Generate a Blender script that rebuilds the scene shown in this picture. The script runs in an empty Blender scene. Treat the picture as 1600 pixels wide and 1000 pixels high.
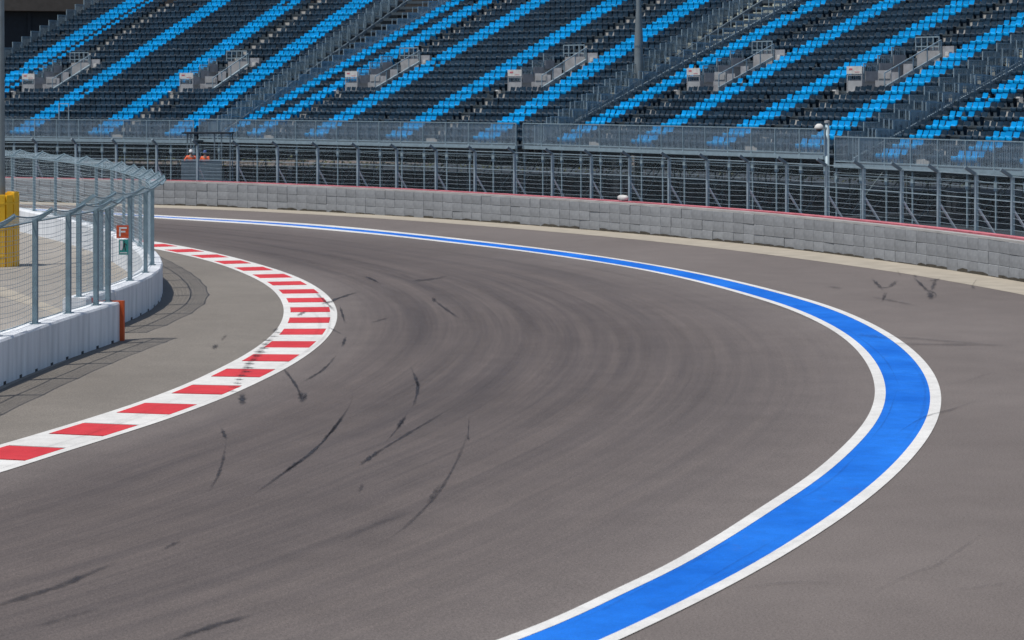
import bpy, math, random
from mathutils import Vector, Matrix
random.seed(7)
S = bpy.context.scene
C = S.collection
R = math.radians

# ------------------------------------------------------------------ camera, sky, sun, exposure
F, YH, H = 3700.0, 142.0, 6.2            # focal length (px of a 1600 px wide frame), horizon row, eye height
cam = bpy.data.cameras.new('camera'); camo = bpy.data.objects.new('camera', cam); C.objects.link(camo)
camo.location = (0, 0, H); camo.rotation_euler = (R(90), 0, 0)
cam.sensor_fit = 'HORIZONTAL'; cam.sensor_width = 36; cam.lens = F / 1600 * 36
cam.shift_y = -(500 - YH) / 1600; cam.clip_start = 0.5; cam.clip_end = 4000
cam.dof.use_dof = True; cam.dof.focus_distance = 52; cam.dof.aperture_fstop = 3.2
S.camera = camo
SUNV = Vector((-1.15, -0.62, 3.3)).normalized()
w = bpy.data.worlds.new('World'); S.world = w; w.use_nodes = True
nt = w.node_tree; bg = nt.nodes['Background']
sky = nt.nodes.new('ShaderNodeTexSky'); sky.sky_type = 'NISHITA'; sky.sun_disc = False; sky.ozone_density = 1.0
sky.sun_elevation = math.asin(SUNV.z); sky.sun_rotation = math.atan2(SUNV.x, SUNV.y)
nt.links.new(sky.outputs[0], bg.inputs[0]); bg.inputs[1].default_value = 0.095
sl = bpy.data.lights.new('sun', 'SUN'); sl.energy = 4.0; sl.angle = R(0.5); sl.color = (1, .945, .875)
so = bpy.data.objects.new('sun', sl); C.objects.link(so); so.rotation_euler = (-SUNV).to_track_quat('-Z', 'Y').to_euler()
so.location = (0, 0, 60)
S.view_settings.view_transform = 'Standard'; S.view_settings.look = 'None'
S.view_settings.exposure = 0.0; S.view_settings.gamma = 1.0
S.render.resolution_x, S.render.resolution_y = 1024, 640

def G(x, y, z=0.0):                        # point of the plane at height z that shows at pixel x, y
    d = F * (H - z) / (y - YH); return Vector(((x - 800) * d / F, d, z))

# ------------------------------------------------------------------ materials
MT = {}
def mat(name, col, rough=.7, metal=0.0, var=0.0, vscale=3.0, bump=0.0, bscale=60.0, col2=None, spec=.5, detail=4, coord='Object', stretch=None):
    m = bpy.data.materials.new(name); m.use_nodes = True; MT[name] = m
    n, l = m.node_tree.nodes, m.node_tree.links
    b = n['Principled BSDF']; b.inputs['Roughness'].default_value = rough; b.inputs['Metallic'].default_value = metal
    b.inputs['Specular IOR Level'].default_value = spec
    c = (*col, 1); b.inputs['Base Color'].default_value = c
    tc = n.new('ShaderNodeTexCoord')
    src = tc.outputs[coord]
    if stretch:
        mp = n.new('ShaderNodeMapping'); mp.inputs['Scale'].default_value = stretch; l.new(src, mp.inputs[0]); src = mp.outputs[0]
    if var or col2:
        t = n.new('ShaderNodeTexNoise'); t.inputs['Scale'].default_value = vscale; t.inputs['Detail'].default_value = detail
        l.new(src, t.inputs['Vector'])
        r = n.new('ShaderNodeValToRGB'); r.color_ramp.elements[0].position = .3; r.color_ramp.elements[1].position = .7
        c0 = col2 if col2 else tuple(max(0, k * (1 - var)) for k in col)
        c1 = col if col2 else tuple(min(1, k * (1 + var)) for k in col)
        r.color_ramp.elements[0].color = (*c0, 1); r.color_ramp.elements[1].color = (*c1, 1)
        l.new(t.outputs[0], r.inputs[0]); l.new(r.outputs[0], b.inputs['Base Color'])
    if bump:
        t2 = n.new('ShaderNodeTexNoise'); t2.inputs['Scale'].default_value = bscale; t2.inputs['Detail'].default_value = 3
        l.new(tc.outputs[coord], t2.inputs['Vector'])
        bp = n.new('ShaderNodeBump'); bp.inputs['Strength'].default_value = bump; bp.inputs['Distance'].default_value = .01
        l.new(t2.outputs[0], bp.inputs['Height']); l.new(bp.outputs[0], b.inputs['Normal'])
    return m

def per_object(m, amt=.25):                # every piece a little lighter or darker than the next
    n, l = m.node_tree.nodes, m.node_tree.links; b = n['Principled BSDF']
    oi = n.new('ShaderNodeObjectInfo'); mr = n.new('ShaderNodeMapRange')
    mr.inputs['To Min'].default_value = 1 - amt; mr.inputs['To Max'].default_value = 1 + amt
    l.new(oi.outputs['Random'], mr.inputs[0])
    mx = n.new('ShaderNodeMix'); mx.data_type = 'RGBA'; mx.blend_type = 'MULTIPLY'; mx.inputs[0].default_value = 1
    s = b.inputs['Base Color']
    if s.is_linked: l.new(s.links[0].from_socket, mx.inputs[6])
    else: mx.inputs[6].default_value = s.default_value
    l.new(mr.outputs[0], mx.inputs[7]); l.new(mx.outputs[2], s)
    return m

def per_island(m, amt):                   # the same for pieces joined into one mesh
    n, l = m.node_tree.nodes, m.node_tree.links; b = n['Principled BSDF']
    ge = n.new('ShaderNodeNewGeometry'); oi = n.new('ShaderNodeObjectInfo'); ad = n.new('ShaderNodeMath'); ad.operation = 'ADD'; fr_ = n.new('ShaderNodeMath'); fr_.operation = 'FRACT'
    l.new(ge.outputs['Random Per Island'], ad.inputs[0]); l.new(oi.outputs['Random'], ad.inputs[1]); l.new(ad.outputs[0], fr_.inputs[0])
    mr = n.new('ShaderNodeMapRange'); mr.inputs['To Min'].default_value = 1 - amt; mr.inputs['To Max'].default_value = 1 + amt; l.new(fr_.outputs[0], mr.inputs[0])
    mx = n.new('ShaderNodeMix'); mx.data_type = 'RGBA'; mx.blend_type = 'MULTIPLY'; mx.inputs[0].default_value = 1; mx.inputs[6].default_value = b.inputs['Base Color'].default_value
    l.new(mr.outputs[0], mx.inputs[7]); l.new(mx.outputs[2], b.inputs['Base Color']); return m

def asphalt(name, ca, cb, streak=None, grain=.22):
    """two-tone worn asphalt: broad patches, medium mottling, stone grain; streak = rubber laid along the UV u direction"""
    m = bpy.data.materials.new(name); m.use_nodes = True; MT[name] = m
    n, l = m.node_tree.nodes, m.node_tree.links; b = n['Principled BSDF']
    b.inputs['Roughness'].default_value = .82; b.inputs['Specular IOR Level'].default_value = .35
    tc = n.new('ShaderNodeTexCoord')
    def noise(vec, sc, det=4, rough=.55):
        t = n.new('ShaderNodeTexNoise'); t.inputs['Scale'].default_value = sc; t.inputs['Detail'].default_value = det
        t.inputs['Roughness'].default_value = rough; l.new(vec, t.inputs['Vector']); return t.outputs[0]
    def ramp(f, p0, p1, c0, c1):
        r = n.new('ShaderNodeValToRGB'); r.color_ramp.elements[0].position = p0; r.color_ramp.elements[1].position = p1
        r.color_ramp.elements[0].color = (*c0, 1); r.color_ramp.elements[1].color = (*c1, 1); l.new(f, r.inputs[0]); return r.outputs[0]
    def mul(a, bb, f=1.0):
        x = n.new('ShaderNodeMix'); x.data_type = 'RGBA'; x.blend_type = 'MULTIPLY'
        if isinstance(f, float): x.inputs[0].default_value = f
        else: l.new(f, x.inputs[0])
        l.new(a, x.inputs[6]); l.new(bb, x.inputs[7]); return x.outputs[2]
    col = ramp(noise(tc.outputs['Object'], .09, 5), .3, .7, ca, cb)
    col = mul(col, ramp(noise(tc.outputs['Object'], .9, 4), .3, .7, (.93,) * 3, (1.07,) * 3))
    col = mul(col, ramp(noise(tc.outputs['Object'], 22, 3, .7), .3, .7, (1 - grain,) * 3, (1 + grain,) * 3))
    col = mul(col, ramp(noise(tc.outputs['Object'], 48, 2, .6), .28, .74, (.62,) * 3, (1.38,) * 3))
    col = mul(col, ramp(noise(tc.outputs['Object'], 75, 1, .5), .76, .80, (1.0,) * 3, (2.6,) * 3))
    if streak:
        mp = n.new('ShaderNodeMapping'); mp.inputs['Scale'].default_value = (.8, 20, 1); l.new(tc.outputs['UV'], mp.inputs[0])
        s1 = ramp(noise(mp.outputs[0], 1.0, 6, .62), .33, .66, (.74, .745, .775), (1.08, 1.07, 1.055))
        mp2 = n.new('ShaderNodeMapping'); mp2.inputs['Scale'].default_value = (1.0, 95, 1); l.new(tc.outputs['UV'], mp2.inputs[0])
        s2 = ramp(noise(mp2.outputs[0], 1.0, 4, .6), .36, .64, (.87, .875, .89), (1.05, 1.05, 1.045))
        # the racing line (where most cars go) holds more rubber
        sx = n.new('ShaderNodeSeparateXYZ'); l.new(tc.outputs['UV'], sx.inputs[0])
        fc = n.new('ShaderNodeFloatCurve'); cu = fc.mapping.curves[0]
        cu.points[0].location = (0, .15); cu.points[1].location = (1, .05)
        for p in ((.06, .45), (.2, 1), (.5, .95), (.75, .7), (.93, .3)): cu.points.new(*p)
        fc.mapping.update(); l.new(sx.outputs[1], fc.inputs['Value'])
        col = mul(col, s1, fc.outputs[0]); col = mul(col, s2, fc.outputs[0])
        line = n.new('ShaderNodeRGB'); line.outputs[0].default_value = (*streak, 1)
        col = mul(col, line.outputs[0], fc.outputs[0])
    l.new(col, b.inputs['Base Color'])
    bp = n.new('ShaderNodeBump'); bp.inputs['Strength'].default_value = .35; bp.inputs['Distance'].default_value = .006
    l.new(noise(tc.outputs['Object'], 55, 3), bp.inputs['Height']); l.new(bp.outputs[0], b.inputs['Normal'])
    return m

asphalt('runoff', (.128, .110, .101), (.160, .139, .128))
asphalt('track', (.134, .116, .107), (.160, .140, .130), streak=(.72, .69, .69))
asphalt('apron', (.158, .143, .124), (.194, .177, .154), grain=.16)
asphalt('infield', (.25, .23, .20), (.32, .295, .26), grain=.1)
mat('pale_concrete', (.345, .31, .25), .85, var=.12, vscale=1.2, bump=.2)
per_object(mat('wall_white', (.80, .83, .86), .75, col2=(.60, .63, .66), vscale=1.3, bump=.15, bscale=25, stretch=(3, 3, .35), detail=6), .05)  # slight blue in the white stands in for skylight on the shaded face
mat('orange', (.62, .10, .02), .6, var=.1)
per_object(mat('block_grey', (.285, .30, .315), .85, col2=(.185, .195, .21), vscale=3.0, detail=9, bump=.3, bscale=14), .09)
mat('block_dirt', (.055, .048, .036), .95, var=.3)
mat('rubber', (.02, .02, .022), .85, var=.2)
mat('cap_concrete', (.36, .355, .345), .85, var=.15, vscale=1.5)
mat('red_belt', (.64, .20, .235), .75, col2=(.40, .10, .12), vscale=2.0, detail=7)
mat('red_print', (.50, .10, .12), .7, col2=(.44, .11, .135), vscale=1.0)
mat('galv', (.27, .36, .41), .55, .15, var=.12, vscale=4)
mat('galv_blue', (.19, .275, .32), .55, .15, var=.18, vscale=3)
mat('galv_dark', (.14, .19, .225), .55, .15, var=.15)
mat('wire', (.36, .47, .53), .55, .0)
mat('alu', (.33, .335, .34), .6, .1, var=.18, vscale=2)
mat('stair_pale', (.50, .475, .43), .75, var=.12, vscale=2)
mat('deck', (.065, .09, .11), .7, .2, var=.15, vscale=1.5)
mat('riser', (.07, .10, .13), .7, .1, var=.2, vscale=1.5)
per_island(mat('seat_blue', (.0, .27, .60), .5, spec=.1), .14)
per_island(mat('seat_dark', (.008, .027, .050), .55, spec=.2), .35)
mat('pale_panel', (.31, .32, .34), .65, var=.2, vscale=2.5)
mat('panel_grey', (.34, .355, .37), .6, .1, var=.1)
mat('sign_white', (.78, .78, .78), .5)
mat('sign_red', (.55, .03, .03), .5)
mat('sign_orange', (.70, .10, .03), .5)
mat('sign_teal', (.03, .30, .27), .5)
mat('ink', (.02, .02, .025), .6)
mat('yellow', (.78, .45, .012), .5, col2=(.70, .39, .010), vscale=2)
mat('black_cladding_backdrop', (.010, .017, .027), .8, var=.2)
mat('fascia', (.085, .075, .065), .8, var=.15)
mat('skin', (.45, .26, .18), .6)
mat('hair', (.03, .02, .015), .7)
mat('hivis', (.90, .12, .01), .65, var=.1)
mat('cap_white', (.80, .80, .80), .6)
mat('panel_pale', (.55, .55, .53), .8, var=.15, vscale=4)
mat('cap_blue', (.05, .10, .30), .6)
mat('trousers', (.03, .035, .05), .7)
mat('leaf', (.13, .14, .02), .6, col2=(.035, .06, .012), vscale=3)
mat('stem', (.08, .05, .03), .8)
mat('steel_mast', (.20, .235, .25), .5, .35, var=.12, vscale=2)

def road_paint(name, c0, c1, wear=.5):
    '''thin paint over stone: broad fading, scuffs drawn along the track, stone grain and small bare spots'''
    m = bpy.data.materials.new(name); m.use_nodes = True; MT[name] = m
    n, l = m.node_tree.nodes, m.node_tree.links; b = n['Principled BSDF']
    b.inputs['Roughness'].default_value = .7; b.inputs['Specular IOR Level'].default_value = .12
    tc = n.new('ShaderNodeTexCoord')
    def noise(sc, det, rough=.55):
        t = n.new('ShaderNodeTexNoise'); t.inputs['Scale'].default_value = sc; t.inputs['Detail'].default_value = det; t.inputs['Roughness'].default_value = rough
        l.new(tc.outputs['Object'], t.inputs['Vector']); return t.outputs[0]
    def ramp(f, p0, p1, a, bb):
        r = n.new('ShaderNodeValToRGB'); r.color_ramp.elements[0].position = p0; r.color_ramp.elements[1].position = p1
        r.color_ramp.elements[0].color = (*a, 1); r.color_ramp.elements[1].color = (*bb, 1); l.new(f, r.inputs[0]); return r.outputs[0]
    def mix(a, bb, f, mode='MULTIPLY'):
        x = n.new('ShaderNodeMix'); x.data_type = 'RGBA'; x.blend_type = mode
        if isinstance(f, float): x.inputs[0].default_value = f
        else: l.new(f, x.inputs[0])
        l.new(a, x.inputs[6])
        if isinstance(bb, tuple): x.inputs[7].default_value = (*bb, 1)
        else: l.new(bb, x.inputs[7])
        return x.outputs[2]
    col = ramp(noise(.35, 7, .6), .3, .7, c0, c1)
    col = mix(col, ramp(noise(2.5, 6, .65), .35, .6, (.90,) * 3, (1.03,) * 3), 1.0)
    col = mix(col, ramp(noise(45, 3, .7), .3, .7, (.86,) * 3, (1.10,) * 3), 1.0)
    col = mix(col, (.11, .10, .095), ramp(noise(30, 6, .75), .64, .72, (0,) * 3, (wear,) * 3), 'MIX')
    col = mix(col, (.12, .11, .105), ramp(noise(1.1, 9, .72), .60, .80, (0,) * 3, (wear * .8,) * 3), 'MIX')
    l.new(col, b.inputs['Base Color'])
    bp = n.new('ShaderNodeBump'); bp.inputs['Strength'].default_value = .3; bp.inputs['Distance'].default_value = .005
    l.new(noise(50, 3), bp.inputs['Height']); l.new(bp.outputs[0], b.inputs['Normal'])
    return m
road_paint('paint_white', (.58, .58, .56), (.68, .68, .66), .35)
road_paint('paint_red', (.50, .038, .048), (.60, .055, .065), .35)
road_paint('paint_blue', (.003, .105, .50), (.016, .18, .69), .4)
def net_material(name, col, cover, cell):
    """woven wire net too fine to see strand by strand: strands of the given share of area, open between"""
    m = bpy.data.materials.new(name); m.use_nodes = True; MT[name] = m
    n, l = m.node_tree.nodes, m.node_tree.links; b = n['Principled BSDF']
    b.inputs['Base Color'].default_value = (*col, 1); b.inputs['Roughness'].default_value = .5; b.inputs['Metallic'].default_value = .4
    tc = n.new('ShaderNodeTexCoord'); sx = n.new('ShaderNodeSeparateXYZ'); l.new(tc.outputs['UV'], sx.inputs[0])
    out = []
    for i in (0, 1):
        a = n.new('ShaderNodeMath'); a.operation = 'MULTIPLY'; a.inputs[1].default_value = 1 / cell; l.new(sx.outputs[i], a.inputs[0])
        f = n.new('ShaderNodeMath'); f.operation = 'FRACT'; l.new(a.outputs[0], f.inputs[0])
        g = n.new('ShaderNodeMath'); g.operation = 'LESS_THAN'; g.inputs[1].default_value = 1 - math.sqrt(1 - cover); l.new(f.outputs[0], g.inputs[0])
        out.append(g.outputs[0])
    mx = n.new('ShaderNodeMath'); mx.operation = 'MAXIMUM'; l.new(out[0], mx.inputs[0]); l.new(out[1], mx.inputs[1])
    l.new(mx.outputs[0], b.inputs['Alpha'])
    return m
net_material('net_fine', (.30, .40, .46), .07, .05)
net_material('net_dense', (.34, .46, .52), .28, .05)
net_material('net_rail', (.42, .50, .60), .26, .06)
net_material('net_side', (.30, .40, .45), .34, .06)
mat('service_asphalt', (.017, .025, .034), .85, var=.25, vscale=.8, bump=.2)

def skid_material():
    m = bpy.data.materials.new('skid'); m.use_nodes = True; MT['skid'] = m
    n, l = m.node_tree.nodes, m.node_tree.links; b = n['Principled BSDF']
    b.inputs['Base Color'].default_value = (.018, .018, .024, 1); b.inputs['Roughness'].default_value = .7
    tc = n.new('ShaderNodeTexCoord'); sx = n.new('ShaderNodeSeparateXYZ'); l.new(tc.outputs['UV'], sx.inputs[0])
    def bell(o, k):
        a = n.new('ShaderNodeMath'); a.operation = 'PINGPONG'; a.inputs[1].default_value = .5; l.new(o, a.inputs[0])
        r = n.new('ShaderNodeMapRange'); r.interpolation_type = 'SMOOTHSTEP'; r.inputs['From Max'].default_value = k; l.new(a.outputs[0], r.inputs[0]); return r.outputs[0]
    e = n.new('ShaderNodeMath'); e.operation = 'MULTIPLY'; l.new(bell(sx.outputs[0], .42), e.inputs[0]); l.new(bell(sx.outputs[1], .42), e.inputs[1])
    t = n.new('ShaderNodeTexNoise'); t.inputs['Scale'].default_value = 2.6; t.inputs['Detail'].default_value = 8; t.inputs['Roughness'].default_value = .7
    l.new(tc.outputs['Object'], t.inputs['Vector'])
    r = n.new('ShaderNodeMapRange'); r.inputs['From Min'].default_value = .18; r.inputs['From Max'].default_value = .66; l.new(t.outputs[0], r.inputs[0])
    q = n.new('ShaderNodeMath'); q.operation = 'MULTIPLY'; l.new(e.outputs[0], q.inputs[0]); l.new(r.outputs[0], q.inputs[1])
    at = n.new('ShaderNodeAttribute'); at.attribute_type = 'OBJECT'; at.attribute_name = 'strength'
    q2 = n.new('ShaderNodeMath'); q2.operation = 'MULTIPLY'; l.new(q.outputs[0], q2.inputs[0]); l.new(at.outputs['Fac'], q2.inputs[1])
    l.new(q2.outputs[0], b.inputs['Alpha'])
skid_material()

# ------------------------------------------------------------------ mesh helpers
class MB:
    def __init__(s): s.v = []; s.f = []; s.m = []; s.uv = None
    def quad(s, a, b, c, d, mi=0):
        k = len(s.v); s.v += [tuple(a), tuple(b), tuple(c), tuple(d)]; s.f.append((k, k + 1, k + 2, k + 3)); s.m.append(mi)
    def box(s, x0, x1, y0, y1, z0, z1, mi=0):
        k = len(s.v)
        s.v += [(x0, y0, z0), (x1, y0, z0), (x1, y1, z0), (x0, y1, z0), (x0, y0, z1), (x1, y0, z1), (x1, y1, z1), (x0, y1, z1)]
        for f in ((0, 3, 2, 1), (4, 5, 6, 7), (0, 1, 5, 4), (1, 2, 6, 5), (2, 3, 7, 6), (3, 0, 4, 7)):
            s.f.append(tuple(k + i for i in f)); s.m.append(mi)
    def tube(s, pts, r, n=6, mi=0, cap=True, r1=None):
        pts = [Vector(p) for p in pts]; k = len(s.v); N = len(pts)
        for i, p in enumerate(pts):
            t = (pts[min(i + 1, N - 1)] - pts[max(i - 1, 0)]).normalized()
            a = t.cross(Vector((0, 0, 1)) if abs(t.z) < .9 else Vector((1, 0, 0))).normalized(); b = t.cross(a)
            rr = r if r1 is None else r + (r1 - r) * i / (N - 1)
            for j in range(n):
                an = 2 * math.pi * (j + .5) / n; s.v.append(tuple(p + a * math.cos(an) * rr + b * math.sin(an) * rr))
        for i in range(N - 1):
            for j in range(n):
                a = k + i * n + j; b = k + i * n + (j + 1) % n
                s.f.append((a, b, b + n, a + n)); s.m.append(mi)
        if cap:
            s.f.append(tuple(k + j for j in range(n))[::-1]); s.m.append(mi)
            s.f.append(tuple(k + (N - 1) * n + j for j in range(n))); s.m.append(mi)
    def bar(s, p, q, w=.06, h=None, mi=0):
        p, q = Vector(p), Vector(q); h = h or w; t = (q - p).normalized()
        a = t.cross(Vector((0, 0, 1)) if abs(t.z) < .95 else Vector((1, 0, 0))).normalized() * w / 2; b = t.cross(a).normalized() * h / 2
        k = len(s.v)
        for e in (p, q):
            for c in (a + b, -a + b, -a - b, a - b): s.v.append(tuple(e + c))
        for f in ((0, 1, 2, 3), (7, 6, 5, 4), (0, 4, 5, 1), (1, 5, 6, 2), (2, 6, 7, 3), (3, 7, 4, 0)):
            s.f.append(tuple(k + i for i in f)); s.m.append(mi)
    def lathe(s, prof, n=16, c=(0, 0, 0), mi=0):
        k = len(s.v)
        for r, z in prof:
            for j in range(n):
                a = 2 * math.pi * j / n; s.v.append((c[0] + r * math.cos(a), c[1] + r * math.sin(a), c[2] + z))
        for i in range(len(prof) - 1):
            for j in range(n):
                a = k + i * n + j; b = k + i * n + (j + 1) % n
                s.f.append((a, b, b + n, a + n)); s.m.append(mi)
    def mesh(s, name, mats):
        me = bpy.data.meshes.new(name); me.from_pydata(s.v, [], s.f)
        for m in (mats if isinstance(mats, (list, tuple)) else [mats]): me.materials.append(MT[m])
        if any(s.m): me.polygons.foreach_set('material_index', s.m)
        me.update(); return me
    def build(s, name, mats, parent=None, smooth=False):
        return put(name, s.mesh(name, mats), parent, smooth=smooth)
def put(name, me, parent=None, loc=None, rz=None, smooth=False):
    o = bpy.data.objects.new(name, me); C.objects.link(o)
    if parent: o.parent = parent
    if loc is not None: o.location = loc
    if rz is not None: o.rotation_euler = (0, 0, rz)
    if smooth:
        for p in me.polygons: p.use_smooth = True
    return o
def tag(o, label, cat, group=None):
    o['label'] = label; o['category'] = cat
    if group: o['group'] = group
    return o
def empty(name, loc=(0, 0, 0), rz=0.0, label=None, cat=None, group=None):
    o = bpy.data.objects.new(name, None); C.objects.link(o); o.location = loc; o.rotation_euler = (0, 0, rz); o.empty_display_size = .2
    if label: tag(o, label, cat, group)
    return o
def struct(o, label=None):
    o['kind'] = 'structure'
    if label: o['label'] = label
    return o

def cat_rom(pts, n=10):
    P = [Vector(p) for p in pts]; P = [2 * P[0] - P[1]] + P + [2 * P[-1] - P[-2]]; out = []
    for i in range(1, len(P) - 2):
        a, b, c, d = P[i - 1:i + 3]
        for k in range(n):
            t = k / n
            out.append(.5 * ((2 * b) + (c - a) * t + (2 * a - 5 * b + 4 * c - d) * t * t + (3 * b - a - 3 * c + d) * t ** 3))
    out.append(P[-2]); return out
def resample(P, n=None, step=None):
    L = [0]
    for a, b in zip(P, P[1:]): L.append(L[-1] + (b - a).length)
    if step: n = max(2, int(round(L[-1] / step)) + 1)
    out = []; j = 0
    for i in range(n):
        t = L[-1] * i / (n - 1)
        while j < len(P) - 2 and L[j + 1] < t: j += 1
        k = (t - L[j]) / max(1e-9, L[j + 1] - L[j]); out.append(P[j].lerp(P[j + 1], min(1, max(0, k))))
    return out
def smooth_line(P, it=20):
    P = list(P)
    for _ in range(it): P = [P[0]] + [(P[i - 1] + 2 * P[i] + P[i + 1]) / 4 for i in range(1, len(P) - 1)] + [P[-1]]
    return P
def curve_px(px, z=0, n=160, it=6):
    img = resample(cat_rom([Vector((x, y, 0)) for x, y in px]), n=n * 2)
    img = smooth_line(img, it * 4)
    return resample([G(p.x, p.y, z) for p in img], n=n)
def tangent(P, i): return (P[min(i + 1, len(P) - 1)] - P[max(i - 1, 0)]).normalized()
def strip(name, A, B, z, mt, uv=False, parent=None, cols=1):
    m = MB(); n = len(A)
    for i in range(n):
        for c in range(cols + 1):
            p = A[i].lerp(B[i], c / cols); m.v.append((p.x, p.y, z))
    for i in range(n - 1):
        for c in range(cols):
            a = i * (cols + 1) + c; m.f.append((a, a + 1, a + cols + 2, a + cols + 1)); m.m.append(0)
    o = m.build(name, mt, parent); me = o.data
    if me.polygons[0].normal.z < 0: me.flip_normals()
    if uv:
        ul = me.uv_layers.new(name='UVMap')
        for lp in me.loops:
            i, c = divmod(lp.vertex_index, cols + 1); ul.data[lp.index].uv = (i / (n - 1) * 10, c / cols)
    return o

# ------------------------------------------------------------------ ground, track, paint
g = MB(); g.quad((-900, -300, 0), (900, -300, 0), (900, 1600, 0), (-900, 1600, 0))
struct(g.build('ground', 'runoff'), 'warm grey asphalt run-off outside the painted stripe')

SO = [(-700, 309), (-400, 315), (-150, 320.5), (62, 326), (160, 331), (254, 336.8), (400, 344.6), (500, 351), (600, 360.2), (700, 371), (800, 382.5), (900, 395), (1000, 410), (1100, 428), (1200, 451),
      (1300, 479), (1360, 504), (1400, 526), (1425, 543.5), (1450, 567), (1470, 595), (1476, 620), (1472, 648), (1460, 674), (1430, 713), (1395, 749), (1345, 790), (1295, 825), (1240, 860), (1195, 887), (1160, 906.5), (1065, 955), (970, 1000), (760, 1093), (480, 1200), (150, 1310)]
SI = [(-700, 311), (-400, 317.5), (-150, 324), (62, 330), (160, 335.5), (254, 342), (400, 351), (500, 359), (600, 368.2), (700, 379.5), (800, 391), (900, 405), (1000, 421.5), (1100, 443.5), (1200, 472),
      (1250, 490), (1300, 515), (1330, 536), (1352, 560), (1366, 585), (1372, 610), (1371, 627), (1362, 647), (1345, 670), (1320, 696), (1280, 732), (1240, 761), (1200, 786), (1120, 838), (1035, 887), (960, 922), (870, 965), (780, 1000), (560, 1080), (300, 1165), (-50, 1260)]
KO = [(-800, 948), (-400, 851), (-150, 783), (0, 739.5), (100, 707.5), (200, 676), (275, 651), (350, 622.5), (400, 600), (450, 575), (487, 551), (512, 530), (526, 510), (531.5, 492.5), (527.5, 477), (517, 464.5), (500, 451), (480, 440),
      (460, 431), (440, 424), (400, 411.8), (345, 397.5), (300, 388), (252, 379.5), (150, 364.5), (0, 346), (-200, 329), (-500, 316)]
KI = [(-800, 890), (-400, 801), (-150, 738), (0, 696), (100, 666.5), (200, 635), (275, 607.5), (300, 597), (337, 579), (375, 560), (412, 536), (435, 515), (445, 497.5), (447.5, 485), (445, 474), (435, 460), (424, 450), (410, 441),
      (390, 431.3), (345, 413.7), (300, 401.5), (252, 391.5), (150, 373), (0, 351.5), (-200, 332), (-500, 318)]
cSO, cSI, cKO, cKI = (curve_px(p, n=240) for p in (SO, SI, KO, KI))
def match(A, B):                            # for each point of A the nearest point of B, never running backwards
    D = resample(B, n=1500); out = []; j0 = 0
    for p in A:
        best = min(range(j0, min(len(D), j0 + 260)), key=lambda j: (D[j] - p).length_squared); j0 = best; out.append(D[best])
    return smooth_line(out, 4)
mSO = match(cSI, cSO)
track = struct(strip('track_surface', cKO, [p for p in reversed(cSI)], .004, 'track', uv=True, cols=24), 'dark rubbered asphalt of the racing track')
fr = [.165 + .20 * min(1, max(0, (a.y - 86) / 28)) for a in cSI]      # the white lines are broader on the far run
struct(strip('painted_blue_band', [a.lerp(b, f - .004) for a, b, f in zip(cSI, mSO, fr)], [a.lerp(b, 1.004 - f) for a, b, f in zip(cSI, mSO, fr)], .008, 'paint_blue'), 'broad blue band between two white lines on the track edge')
struct(strip('painted_white_line', cSI, [a.lerp(b, f) for a, b, f in zip(cSI, mSO, fr)], .012, 'paint_white'), 'white line along the inner side of the blue band')
struct(strip('painted_white_line', [a.lerp(b, 1 - f) for a, b, f in zip(cSI, mSO, fr)], mSO, .012, 'paint_white'), 'white line along the outer side of the blue band')

# kerb: white edge lines and alternating red and white blocks
mKI = match(cKO, cKI)
kerb = struct(empty('kerb', cKO[80]), 'flat red and white striped kerb on the inside of the bend'); kerb['kind'] = 'structure'
def kchild(o): o.parent = kerb; o.location = -kerb.location; return o
kchild(strip('edge_line', cKO, [a.lerp(b, .13) for a, b in zip(cKO, mKI)], .014, 'paint_white'))
kchild(strip('edge_line', [a.lerp(b, .87) for a, b in zip(cKO, mKI)], mKI, .014, 'paint_white'))
reds = [(151.9, 671.9), (247.8, 639.2), (324, 609.5), (382, 583.5), (426, 559.8), (457, 539), (476.5, 519), (486, 501), (488.5, 484.5), (481, 469.5), (468.7, 456), (451, 443.2), (427.3, 431.9), (396, 420.5), (363.7, 410.2), (324.7, 401), (285, 392.3)]
mid = resample([a.lerp(b, .5) for a, b in zip(cKO, mKI)], n=3000)
oD, iD = resample(cKO, n=3000), resample(mKI, n=3000)
pos = [min(range(3000), key=lambda j: (mid[j] - G(*p)).length_squared) for p in reds]
arc = (mid[-1] - mid[0]).length
stp = pos[1] - pos[0]; pos = [pos[0] - 3 * stp, pos[0] - 2 * stp, pos[0] - stp] + pos
stp2 = pos[-1] - pos[-2]; pos = pos + [pos[-1] + stp2 * (k + 1) for k in range(6)]
edges = []
for i in range(len(pos) - 1):
    a, b = pos[i], pos[i + 1]; edges.append((a, b))
def kpt(j, t):
    j = int(max(0, min(2999, j))); p = mid[j]
    tn = (mid[min(2999, j + 12)] - mid[max(0, j - 12)]).normalized(); nrm = Vector((tn.y, -tn.x, 0))
    wd = (oD[min(range(max(0, j - 150), min(3000, j + 150)), key=lambda q: (oD[q] - p).length_squared)] - p).length
    if (oD[j] - p).dot(nrm) < 0: nrm = -nrm
    return p + nrm * wd * t
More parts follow.
